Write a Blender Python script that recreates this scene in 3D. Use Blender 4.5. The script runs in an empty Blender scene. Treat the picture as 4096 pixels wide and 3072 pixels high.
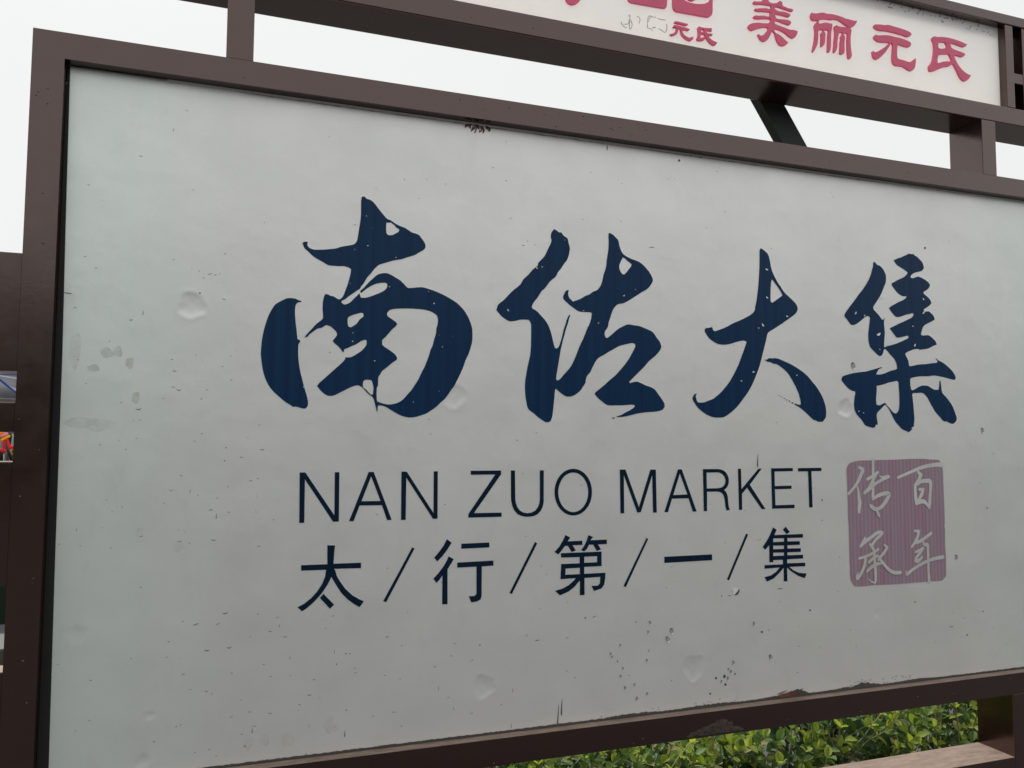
import bpy, bmesh, math, random
import numpy as np
from mathutils import Vector, Matrix

sc = bpy.context.scene
col = sc.collection

# ---------------------------------------------------------------- camera
cam_d = bpy.data.cameras.new('camera')
cam = bpy.data.objects.new('camera', cam_d)
col.objects.link(cam)
cam_d.sensor_width = 36.0
cam_d.lens = 3212.75 / 4096 * 36.0
cam_d.clip_start = 0.02
cam_d.clip_end = 3000
YAW, PIT, ROL = 0.34129392, 0.06806718, 0.00524007
fw = Vector((math.sin(YAW)*math.cos(PIT), math.cos(YAW)*math.cos(PIT), math.sin(PIT)))
rt = Vector((math.cos(YAW), -math.sin(YAW), 0))
up = rt.cross(fw)
r2 = rt*math.cos(ROL) + up*math.sin(ROL)
u2 = -rt*math.sin(ROL) + up*math.cos(ROL)
CAM = Vector((0.0, -1.60, 1.55))
mw = Matrix((r2, u2, -fw)).transposed().to_4x4()
mw.translation = CAM
cam.matrix_world = mw
sc.camera = cam

# ---------------------------------------------------------------- sky, sun, exposure
SUN_EL, SUN_AZ = math.radians(50), math.radians(-12)      # azimuth from +Y towards +X
world = bpy.data.worlds.new('World'); sc.world = world; world.use_nodes = True
nt = world.node_tree; nt.nodes.clear()
wo = nt.nodes.new('ShaderNodeOutputWorld'); bg = nt.nodes.new('ShaderNodeBackground')
sky = nt.nodes.new('ShaderNodeTexSky'); sky.sky_type = 'NISHITA'; sky.sun_disc = False
sky.sun_elevation = SUN_EL; sky.sun_rotation = SUN_AZ
sky.air_density = 1.0; sky.dust_density = 4.0; sky.ozone_density = 1.0
hs = nt.nodes.new('ShaderNodeHueSaturation'); hs.inputs['Saturation'].default_value = 0.10
hs.inputs['Value'].default_value = 0.05
mx = nt.nodes.new('ShaderNodeMix'); mx.data_type = 'RGBA'; mx.blend_type = 'ADD'
mx.inputs['Factor'].default_value = 1.0
mx.inputs['B'].default_value = (8.45, 8.6, 8.55, 1)          # thick even cloud veil
nt.links.new(sky.outputs['Color'], hs.inputs['Color'])
nt.links.new(hs.outputs['Color'], mx.inputs['A'])
nt.links.new(mx.outputs['Result'], bg.inputs['Color'])
bg.inputs['Strength'].default_value = 0.1
nt.links.new(bg.outputs[0], wo.inputs[0])
sd = bpy.data.lights.new('sun', 'SUN'); sd.energy = 3.2; sd.angle = math.radians(4); sd.color = (1, .955, .88)
so = bpy.data.objects.new('sun', sd); col.objects.link(so)
sdir = Vector((math.sin(SUN_AZ)*math.cos(SUN_EL), math.cos(SUN_AZ)*math.cos(SUN_EL), math.sin(SUN_EL)))
so.rotation_euler = sdir.to_track_quat('Z', 'Y').to_euler()
so.location = sdir*30
sc.view_settings.view_transform = 'Standard'; sc.view_settings.look = 'None'
sc.view_settings.exposure = 0.0; sc.view_settings.gamma = 1.0; sc.view_settings.use_curve_mapping = False

# ---------------------------------------------------------------- traced lettering, tenths of a millimetre on the sign plane
GLYPHS = [["character","large dark blue brush character with a round hooked body, first of the row","blue",[[2488,20430,2550,20437,2582,20398,2655,20384,2729,20339,2804,20251,2889,20153,2997,20036,3039,20012,3082,20001,3189,19937,3296,19893,3404,19861,3534,19787,3621,19767,3697,19737,3752,19670,3796,19616,3830,19554,3831,19489,3788,19432,3691,19370,3605,19309,3456,19254,3328,19200,3180,19167,3033,19113,2907,19065,2855,19040,2804,18989,2753,18933,2702,18855,2641,18788,2591,18700,2541,18613,2501,18568,2487,18526,2420,18479,2339,18412,2259,18354,2189,18288,2135,18264,2115,18231,2144,18196,2201,18185,2292,18232,2372,18320,2432,18380,2466,18424,2483,18421,2494,18370,2509,18343,2587,18344,2690,18376,2793,18420,2896,18469,2989,18528,3030,18579,3044,18627,3040,18665,3008,18684,2914,18677,2789,18641,2686,18581,2604,18523,2543,18467,2513,18440,2496,18453,2496,18489,2542,18529,2593,18585,2664,18674,2745,18753,2827,18833,2931,18877,3036,18884,3121,18855,3228,18799,3313,18752,3389,18683,3443,18629,3486,18608,3593,18622,3766,18645,3896,18621,4027,18587,4160,18542,4292,18486,4426,18419,4538,18352,4639,18261,4719,18167,4799,18030,4845,17913,4873,17806,4875,17589,4849,17457,4816,17347,4783,17259,4728,17149,4685,17018,4620,16865,4555,16735,4489,16604,4424,16517,4359,16420,4284,16322,4186,16235,4100,16149,3972,16062,3886,16008,3758,15964,3630,15931,3503,15929,3376,15959,3270,16009,3164,16070,3059,16130,2976,16160,2903,16164,2887,16137,2884,16044,2870,16034,2852,16106,2830,16188,2808,16270,2776,16331,2703,16381,2641,16441,2589,16501,2547,16531,2496,16555,2435,16553,2334,16515,2234,16462,2135,16408,2036,16355,1956,16333,1877,16341,1796,16390,1726,16459,1675,16524,1713,16580,1791,16653,1888,16747,1986,16842,2084,16937,2163,17012,2212,17075,2218,17112,2323,17120,2403,17165,2504,17231,2565,17285,2615,17349,2640,17402,2639,17475,2602,17489,2520,17455,2440,17393,2339,17347,2249,17298,2198,17280,2179,17217,2165,17217,2138,17257,2077,17326,2005,17384,1964,17433,1974,17454,2023,17518,2048,17560,2031,17621,1969,17679,1908,17728,1828,17750,1789,17721,1730,17684,1661,17668,1612,17631,1544,17576,1496,17533,1477,17502,1448,17487,1409,17473,1438,17521,1495,17594,1552,17658,1629,17754,1688,17804,1746,17856,1761,17894,1760,17955,1751,18077,1754,18221,1776,18325,1795,18368,1845,18371,1896,18343,1966,18333,2037,18290,2078,18283,2118,18306,2157,18368,2196,18475,2234,18591,2263,18698,2291,18825,2300,18909,2268,18938,2166,18965,2065,18957,1964,18956,1843,18961,1742,19015,1621,19073,1521,19137,1440,19213,1380,19259,1349,19318,1332,19368,1367,19395,1426,19401,1432,19376,1427,19335,1458,19286,1518,19260,1597,19253,1757,19270,1877,19291,1977,19310,2077,19350,2199,19385,2321,19417,2382,19460,2411,19525,2430,19632,2448,19781,2470,19931,2479,20101,2475,20334],[3002,19940,3093,19953,3125,19931,3173,19903,3201,19863,3255,19836,3276,19816,3260,19772,3203,19735,3150,19698,3108,19685,3045,19684,3012,19711,3001,19769,2999,19876],[2251,17900,2277,17939,2347,17978,2449,18015,2531,18036,2566,18022,2567,17959,2512,17915,2472,17871,2432,17807,2372,17762,2322,17728,2271,17736,2253,17787],[2586,16646,2616,16667,2657,16679,2750,16671,2771,16620,2787,16558,2794,16497,2786,16383,2745,16376,2703,16412,2651,16472,2588,16522,2577,16583],[3049,18060,3090,18115,3153,18144,3258,18163,3471,18180,3685,18182,3793,18178,3902,18163,3989,18136,4077,18087,4115,18025,4117,17896,4091,17809,4082,17691,4050,17593,4030,17507,4009,17420,3967,17333,3946,17247,3915,17161,3883,17075,3841,16967,3789,16870,3747,16774,3705,16688,3643,16592,3580,16496,3496,16399,3413,16303,3330,16239,3204,16195,3100,16183,2996,16201,2902,16230,2864,16271,2860,16519,2886,16561,2887,16727,2924,16790,2964,16864,3046,16929,3129,17005,3212,17071,3260,17104,3269,17153,3231,17208,3167,17258,3061,17327,2998,17366,2955,17406,2954,17500,3015,17555,3077,17631,3160,17730,3232,17797,3259,17840,3242,17871,3178,17920,3114,17959,3061,17998,3046,18028],[1061,18238,1148,18248,1226,18239,1285,18212,1338,18205,1325,18178,1286,18176,1248,18149,1226,18097,1218,17985,1225,17884,1237,17763,1255,17643,1268,17522,1279,17442,1333,17414,1329,17384,1301,17342,1297,17261,1301,17100,1317,16960,1346,16800,1389,16641,1421,16521,1463,16382,1494,16282,1510,16182,1498,16112,1460,16077,1421,16070,1353,16089,1275,16108,1227,16101,1178,16136,1080,16194,963,16290,866,16377,788,16465,719,16582,668,16709,631,16856,608,17014,595,17132,605,17331,621,17471,646,17612,689,17774,733,17906,797,18031,843,18104,919,18159,994,18204]]],["character","large dark blue brush character of a slanting stroke and a hooked right half","blue",[[6754,20157,6816,20124,6868,20090,6920,20095,6972,20032,7034,19995,7076,19963,7097,19868,7128,19763,7118,19675,7097,19576,7055,19476,7004,19413,6962,19352,6910,19271,6838,19188,6797,19098,6725,19035,6643,18962,6592,18892,6521,18801,6450,18739,6400,18659,6349,18580,6289,18509,6239,18430,6223,18373,6239,18345,6290,18320,6361,18276,6452,18187,6533,18106,6594,18024,6635,17949,6666,17865,6697,17772,6728,17640,6755,17546,6769,17499,6810,17488,6851,17512,6882,17571,6922,17687,6953,17803,6984,17920,7025,18037,7052,18134,7077,18184,7092,18223,7125,18263,7139,18241,7119,18196,7102,18143,7098,18117,7067,18020,7025,17902,6995,17786,6960,17670,6933,17554,6912,17477,6892,17362,6872,17247,6851,17132,6831,17018,6811,16903,6801,16808,6842,16781,6903,16821,6985,16918,7109,17046,7191,17164,7275,17339,7337,17495,7400,17632,7453,17731,7505,17849,7558,17978,7611,18077,7643,18166,7654,18216,7669,18323,7633,18341,7506,18339,7359,18344,7254,18396,7129,18475,7025,18556,6979,18601,6967,18658,6994,18717,7035,18787,7087,18814,7102,18792,7087,18752,7091,18685,7129,18620,7202,18557,7254,18576,7380,18626,7506,18702,7612,18748,7697,18812,7804,18859,7868,18932,7911,19013,7944,19133,7966,19233,7998,19314,8031,19435,8042,19555,8064,19675,8086,19816,8093,19995,8087,20113,8092,20183,8120,20192,8196,20163,8283,20091,8337,20036,8359,19938,8391,19841,8446,19746,8544,19685,8676,19636,8831,19598,8965,19528,9076,19426,9165,19322,9216,19225,9220,19155,9163,19061,9073,18964,8938,18885,8782,18785,8627,18686,8473,18601,8342,18573,8266,18525,8200,18442,8157,18342,8124,18242,8081,18122,8070,18043,8026,17973,7994,17932,7983,17853,8004,17796,8047,17778,8123,17831,8231,17924,8340,18008,8471,18078,8580,18119,8712,18106,8867,18094,8999,18052,9133,18009,9233,17954,9311,17848,9389,17762,9429,17664,9422,17603,9353,17501,9240,17397,9105,17292,8994,17170,8882,17067,8771,16965,8661,16864,8600,16803,8617,16774,8683,16796,8792,16815,8902,16783,9013,16736,9146,16701,9257,16644,9346,16538,9434,16431,9501,16333,9512,16254,9455,16184,9298,16142,9097,16125,8942,16110,8810,16089,8657,16053,8504,16018,8374,16001,8277,15999,8288,16019,8396,16050,8505,16109,8614,16160,8701,16210,8745,16250,8724,16283,8636,16287,8462,16270,8289,16265,8053,16262,7926,16341,7820,16415,7739,16500,7746,16538,7863,16628,7991,16728,8119,16838,8249,16939,8379,17070,8488,17191,8598,17332,8664,17443,8731,17554,8764,17634,8754,17677,8688,17696,8556,17668,8447,17640,8338,17606,8186,17521,8078,17464,7971,17396,7864,17343,7779,17272,7715,17163,7652,17045,7631,16997,7546,16907,7515,16811,7504,16743,7441,16655,7379,16568,7274,16489,7192,16449,7088,16432,7006,16454,6903,16518,6811,16591,6785,16600,6771,16543,6757,16373,6737,16185,6717,16034,6684,15912,6640,15874,6569,15863,6479,15909,6378,15973,6278,16055,6158,16137,6118,16248,6087,16415,6071,16600,6080,16768,6105,16918,6134,17069,6164,17201,6193,17334,6208,17522,6212,17711,6211,17975,6180,18058,6140,18090,5971,18084,5852,18053,5723,18033,5635,18066,5517,18143,5409,18258,5428,18334,5466,18402,5573,18483,5671,18593,5769,18693,5848,18764,5957,18857,6026,18975,6146,19089,6246,19210,6357,19295,6367,19353,6448,19446,6529,19539,6611,19710,6672,19831,6688,19909,6672,19946,6676,20044,6713,20115],[8445,19653,8500,19641,8566,19587,8676,19516,8664,19465,8609,19401,8542,19316,8487,19266,8443,19265,8400,19305,8363,19382,8357,19451,8379,19522,8412,19584],[8170,15984,8234,15991,8234,15972,8170,15961]]],["character","large dark blue brush character of three sweeping strokes with a triangular gap","blue",[[12228,20189,12267,20175,12326,20142,12395,20093,12443,20038,12468,19964,12490,19882,12508,19782,12546,19649,12594,19552,12652,19455,12710,19366,12789,19279,12857,19182,12966,19088,13086,19002,13206,18908,13266,18835,13289,18760,13273,18700,13220,18629,13117,18555,12973,18463,12830,18371,12688,18288,12546,18205,12426,18136,12375,18077,12332,17917,12280,17749,12227,17581,12165,17381,12103,17213,12032,17063,11951,16897,11861,16747,11752,16597,11635,16464,11518,16332,11401,16225,11267,16126,11153,16060,11077,16031,10946,16025,10815,16031,10686,16069,10576,16123,10466,16193,10375,16271,10312,16357,10267,16419,10255,16475,10277,16523,10314,16563,10364,16588,10364,16565,10341,16524,10350,16469,10373,16398,10413,16372,10505,16369,10597,16386,10709,16429,10812,16463,10897,16521,11010,16604,11106,16695,11202,16794,11298,16910,11396,17059,11474,17192,11553,17334,11613,17475,11673,17608,11723,17725,11768,17842,11765,17875,11697,17888,11601,17876,11485,17846,11369,17808,11236,17777,11141,17765,11008,17767,10896,17803,10803,17847,10710,17916,10646,18001,10610,18056,10610,18104,10639,18138,10713,18147,10798,18171,10820,18148,10834,18100,10881,18074,10957,18098,11109,18154,11261,18219,11358,18276,11493,18332,11628,18389,11765,18454,11902,18528,11972,18582,12022,18643,12043,18744,12075,18863,12097,18981,12119,19116,12142,19284,12158,19453,12179,19689,12186,19891,12191,20110,12204,20170],[12527,19429,12555,19434,12630,19352,12708,19265,12786,19169,12835,19087,12844,19059,12763,19007,12661,18941,12580,18886,12530,18863,12496,18876,12485,18939,12489,19107,12498,19259,12510,19360],[12270,17447,12353,17454,12423,17493,12512,17490,12572,17500,12691,17488,12790,17454,12910,17416,13050,17366,13210,17293,13391,17198,13552,17086,13693,16946,13824,16815,13934,16665,14004,16548,14052,16431,14087,16313,14094,16195,14081,16076,14021,16008,13988,15965,13854,15960,13772,15996,13710,16004,13630,16062,13509,16160,13409,16234,13309,16299,13209,16348,13133,16388,13149,16405,13210,16389,13290,16369,13331,16383,13329,16450,13305,16550,13267,16666,13208,16782,13140,16897,13062,17012,12964,17143,12865,17223,12767,17286,12628,17356,12539,17361,12460,17395,12372,17401,12323,17428],[12684,16598,12707,16596,12712,16585,12691,16585],[12753,16563,12782,16561,12789,16546,12762,16547],[12828,16529,12857,16526,12864,16511,12837,16512],[12898,16495,12927,16493,12933,16478,12906,16479],[12969,16468,13008,16465,13017,16445,12981,16446],[13053,16431,13101,16427,13113,16402,13068,16404]]],["character","large dark blue brush character with stacked bars, last of the row","blue",[[15709,20117,15749,20131,15778,20107,15825,20063,15913,20043,15991,19989,16048,19923,16095,19839,16111,19746,16097,19618,16044,19520,15991,19406,15928,19292,15846,19176,15764,19077,15692,18987,15657,18930,15679,18877,15755,18811,15851,18731,15936,18634,15995,18629,16022,18685,16025,18654,16003,18575,16009,18450,16020,18310,16010,18184,15989,18023,15985,17922,16020,17912,16061,17941,16180,17969,16361,18016,16522,18071,16665,18129,16808,18191,16820,18223,16781,18256,16730,18242,16608,18213,16466,18185,16387,18210,16310,18293,16243,18360,16199,18416,16246,18446,16357,18492,16499,18554,16662,18618,16806,18682,16950,18745,17014,18820,16995,18859,16955,18857,16852,18827,16709,18795,16587,18749,16445,18728,16367,18760,16289,18826,16222,18901,16190,18954,16265,19006,16377,19060,16499,19123,16622,19170,16725,19225,16787,19276,16768,19299,16666,19289,16567,19326,16468,19383,16372,19479,16314,19538,16292,19603,16377,19646,16541,19729,16705,19797,16809,19876,16856,19936,16792,19971,16712,20013,16613,20053,16494,20108,16426,20174,16387,20230,16459,20256,16530,20294,16622,20317,16746,20375,16859,20417,16870,20439,17075,20443,17084,20419,17155,20393,17255,20329,17346,20255,17384,20185,17406,20106,17369,20047,17295,20001,17139,19965,17045,19926,16951,19863,16933,19813,16989,19790,17051,19806,17155,19841,17217,19850,17319,19825,17441,19778,17543,19720,17587,19675,17591,19627,17536,19550,17440,19488,17366,19450,17365,19410,17446,19359,17547,19293,17606,19224,17629,19161,17571,19109,17475,19047,17359,18984,17358,18952,17398,18926,17512,18942,17594,18902,17674,18842,17719,18772,17718,18724,17626,18678,17500,18623,17384,18569,17309,18501,17265,18403,17230,18306,17301,18281,17467,18302,17569,18266,17670,18199,17740,18138,17772,18063,17642,18018,17473,17946,17307,17915,17174,17897,17144,17916,17011,17908,16877,17866,16755,17821,16693,17787,16682,17755,16729,17678,16777,17601,16794,17508,16802,17461,16842,17451,16944,17466,17087,17499,17251,17516,17416,17530,17561,17554,17769,17575,17792,17624,17752,17662,17716,17693,17743,17689,17814,17640,17937,17597,18081,17522,18204,17438,18306,17353,18366,17274,18405,17203,18371,17137,18297,17143,18171,17164,18025,17191,17859,17213,17652,17232,17444,17205,17239,17199,17096,17187,16932,17158,16840,17132,16825,17092,16824,16958,16850,16834,16910,16819,16982,16853,17064,16894,17168,16936,17250,16954,17414,16951,17515,16906,17616,16861,17699,16852,17792,16857,17818,16970,17833,17082,17848,17106,17864,17083,17880,16955,17895,16828,17934,16749,18035,16672,18146,16562,18246,16445,18314,16310,18362,16199,18390,16103,18366,16039,18300,15982,18236,15957,18122,15988,18019,16026,17956,16018,17875,16072,17775,16166,17655,16267,17577,16377,17498,16486,17421,16611,17342,16696,17263,16749,17161,16763,17018,16751,16907,16749,16879,16709,16891,16599,16906,16443,16919,16255,16929,16083,16906,15911,16883,15841,16800,15770,16728,15723,16679,15746,16521,15799,16406,15891,16310,15982,16234,16090,16169,16197,16104,16304,16038,16380,15980,16433,15910,16385,15810,16299,15730,16236,15689,16174,15687,16097,15700,16021,15714,15911,15652,15910,15620,15844,15562,15828,15333,15879,15259,15955,15185,16045,15092,16120,15028,16194,14983,16300,14971,16406,14987,16558,15024,16711,15016,16749,14940,16755,14809,16812,14699,16908,14617,16989,14594,17041,14620,17103,14668,17130,14801,17169,15011,17217,15202,17243,15376,17264,15551,17308,15727,17353,15826,17380,15895,17394,15910,17379,15825,17349,15775,17316,15744,17268,15699,17205,15761,17196,15899,17212,16038,17255,16177,17306,16337,17343,16398,17365,16399,17415,16383,17508,16336,17600,16269,17668,16192,17728,16115,17803,16029,17869,15995,17871,15968,17828,15946,17764,15905,17701,15845,17675,15778,17703,15683,17777,15569,17865,15522,17925,15496,18017,15485,18097,15484,18237,15507,18377,15531,18518,15548,18628,15546,18682,15498,18695,15440,18692,15341,18632,15203,18532,15086,18464,14990,18439,14914,18462,14822,18565,14739,18645,14741,18698,14790,18770,14888,18884,15007,19015,15126,19146,15225,19261,15325,19361,15446,19510,15548,19658,15621,19804,15670,19949,15696,20014],[15707,16905,15791,16919,15949,16953,16108,17001,16247,17028,16387,17056,16435,17018,16440,16870,16450,16714,16448,16543,16439,16387,16416,16294,16368,16231,16317,16207,16258,16214,16200,16251,16124,16327,16048,16396,15991,16456,15972,16476,15913,16455,15814,16414,15736,16410,15688,16427,15678,16542,15696,16697,15711,16835]]],["letter","dark blue capital letter N","sharp",[[1380,14821,1488,14820,2065,13970,2056,14821,2145,14820,2153,13850,2043,13848,1483,14687,1488,13845,1394,13845]]],["letter","dark blue capital letter A","sharp",[[2727,14820,2827,14819,3207,13851,3114,13851,3005,14150,2557,14154,2441,13847,2354,13850],[2777,14732,2975,14236,2592,14238]]],["letter","dark blue capital letter N","sharp",[[3393,14820,3502,14819,4073,13966,4069,14820,4154,14820,4159,13850,4066,13847,3495,14698,3493,13843,3399,13843]]],["letter","dark blue capital letter Z","sharp",[[4866,14825,5536,14826,5539,14747,4943,13943,5554,13936,5555,13850,4819,13852,4825,13931,5409,14743,4867,14742]]],["letter","dark blue capital letter U","sharp",[[5760,14824,5851,14823,5861,14221,5874,14139,5904,14054,5969,13968,6044,13927,6132,13910,6230,13919,6318,13959,6384,14037,6416,14119,6426,14210,6424,14822,6514,14821,6515,14147,6496,14047,6450,13956,6378,13885,6295,13848,6214,13835,6099,13835,6002,13856,5914,13897,5839,13980,5797,14072,5771,14178,5763,14298]]],["letter","dark blue capital letter O","sharp",[[7664,14332,7658,14252,7641,14174,7614,14101,7577,14033,7530,13973,7476,13922,7416,13882,7351,13853,7282,13837,7212,13832,7142,13840,7075,13861,7010,13893,6951,13936,6898,13988,6853,14049,6817,14118,6790,14191,6774,14268,6768,14347,6773,14426,6789,14503,6816,14576,6852,14643,6897,14703,6950,14754,7009,14795,7074,14825,7142,14844,7212,14849,7283,14843,7351,14823,7417,14792,7477,14749,7531,14697,7578,14635,7615,14566,7642,14491,7658,14412],[7574,14331,7569,14263,7556,14197,7534,14134,7504,14077,7467,14026,7424,13983,7376,13949,7323,13925,7268,13910,7212,13906,7156,13913,7102,13930,7050,13957,7002,13993,6960,14038,6923,14090,6894,14148,6873,14210,6860,14276,6855,14343,6860,14410,6873,14475,6894,14537,6923,14594,6959,14645,7002,14688,7049,14723,7101,14748,7156,14764,7212,14768,7269,14763,7324,14746,7376,14720,7425,14684,7468,14639,7505,14587,7535,14528,7556,14465,7570,14398]]],["letter","dark blue capital letter M","sharp",[[8352,14823,8493,14822,8829,13972,9128,14817,9267,14816,9284,13844,9189,13844,9173,14696,8877,13864,8788,13855,8452,14703,8456,13851,8366,13849]]],["letter","dark blue capital letter A","sharp",[[9848,14816,9946,14815,10331,13842,10232,13840,10122,14149,9682,14148,9574,13844,9482,13847],[9895,14726,10092,14238,9716,14230]]],["letter","dark blue capital letter R","sharp",[[10515,14816,10906,14818,10993,14807,11075,14779,11141,14734,11188,14671,11218,14576,11214,14489,11187,14419,11148,14368,11083,14324,11135,14278,11166,14223,11183,14153,11195,14016,11208,13917,11234,13854,11146,13846,11123,13919,11107,14031,11091,14130,11069,14205,11023,14256,10965,14281,10898,14290,10618,14292,10612,13845,10526,13845],[10609,14736,10905,14738,10977,14728,11044,14695,11099,14640,11130,14552,11120,14483,11084,14423,11010,14382,10899,14367,10613,14366]]],["letter","dark blue capital letter K","sharp",[[11480,14819,11560,14818,11570,14334,12059,14814,12151,14819,11802,14438,12236,13855,12138,13847,11726,14369,11580,14226,11577,13851,11493,13848]]],["letter","dark blue capital letter E","sharp",[[12423,14822,13053,14825,13052,14750,12517,14744,12519,14395,13006,14398,13008,14321,12520,14318,12528,13934,13083,13937,13085,13855,12434,13853]]],["letter","dark blue capital letter T","sharp",[[13211,14821,13910,14824,13908,14746,13606,14743,13622,13858,13524,13858,13510,14738,13212,14741]]],["character","small dark blue printed character with splayed legs and a dot","sharp",[[1940,13393,2090,13384,2075,13227,2066,13029,2606,13024,2606,12918,2079,12930,2102,12895,2139,12779,2210,12661,2304,12530,2444,12396,2584,12307,2671,12268,2637,12212,2592,12156,2482,12222,2354,12322,2237,12443,2143,12585,2072,12702,2030,12777,1982,12673,1916,12563,1840,12454,1698,12305,1566,12194,1483,12146,1398,12230,1520,12287,1651,12387,1760,12504,1847,12635,1908,12779,1927,12919,1450,12924,1446,13028,1948,13025,1943,13233],[1885,12456,2093,12235,2015,12161,1819,12381]]],["slash","dark blue slash after the first small character","sharp",[[3637,13284,3686,13261,3120,12217,3063,12246]]],["character","small dark blue printed character of two slanting strokes and a hooked post","sharp",[[4363,13423,4465,13347,4378,13214,4267,13075,4164,12977,4101,13058,4204,13173,4302,13301],[4405,13071,4514,13009,4444,12899,4383,12806,4391,12100,4279,12105,4277,12692,4211,12600,4152,12544,4087,12631,4197,12744,4307,12882,4368,12986],[4675,13318,5283,13321,5286,13218,4676,13216],[4592,12935,5379,12941,5380,12836,5124,12833,5124,12225,5104,12154,5022,12116,4902,12106,4847,12235,4970,12230,5013,12268,5008,12832,4593,12832]]],["slash","dark blue slash after the second small character","sharp",[[6317,13292,6366,13258,5795,12225,5743,12247]]],["character","small dark blue printed character with a forked top over a winding body","sharp",[[7027,13415,7139,13360,7077,13276,7427,13279,7430,13188,7195,13189,7272,13073,7175,13042,7086,13182,7013,13182,6925,13074,6860,13005,6770,13062,6881,13169,6968,13299],[7577,13396,7688,13351,7625,13280,8025,13282,8025,13184,7803,13184,7878,13075,7781,13039,7691,13183,7592,13187,7532,13089,7472,13046,7403,13076,7481,13172,7541,13291],[6919,13029,7893,13023,7895,12708,7474,12710,7474,12559,7989,12558,7977,12407,7955,12300,7891,12222,7710,12176,7653,12289,7801,12286,7852,12332,7865,12475,7480,12470,7480,12103,7370,12105,7373,12385,7367,12425,7249,12298,7101,12200,6897,12130,6786,12232,6955,12270,7101,12333,7234,12433,7278,12478,6911,12474,6928,12797,7367,12792,7367,12927,6925,12935],[7475,12930,7787,12930,7787,12795,7474,12798],[7031,12696,7370,12696,7370,12559,7022,12563]]],["slash","dark blue slash after the third small character","sharp",[[9020,13284,9058,13255,8488,12216,8435,12246]]],["character","single dark blue horizontal bar character","sharp",[[9473,12840,10734,12842,10735,12708,9472,12703]]],["slash","dark blue slash before the last small character","sharp",[[11679,13285,11735,13266,11186,12220,11135,12245]]],["character","small dark blue printed character of four bars over a tree shape","sharp",[[12448,13407,12548,13350,12480,13225,13317,13223,13315,13136,12857,13141,12856,13061,13221,13053,13219,12966,12854,12969,12852,12889,13246,12882,13244,12795,12850,12800,12848,12729,13309,12724,13307,12634,12839,12634,12837,12540,13367,12530,13365,12446,12897,12451,13022,12362,13185,12294,13405,12268,13347,12161,13165,12221,12967,12335,12835,12439,12835,12111,12734,12117,12741,12444,12624,12337,12442,12200,12252,12137,12183,12242,12372,12277,12516,12348,12626,12449,12191,12441,12192,12525,12717,12521,12720,12631,12436,12632,12435,12585,12332,12589,12333,12998,12217,12888,12144,12952,12282,13117,12374,13261],[12447,13147,12763,13141,12761,13058,12445,13058],[12443,12976,12760,12969,12758,12886,12441,12890],[12440,12808,12756,12801,12754,12727,12438,12729],[12813,13413,12933,13284,12841,13234,12735,13344]]]]
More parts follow.
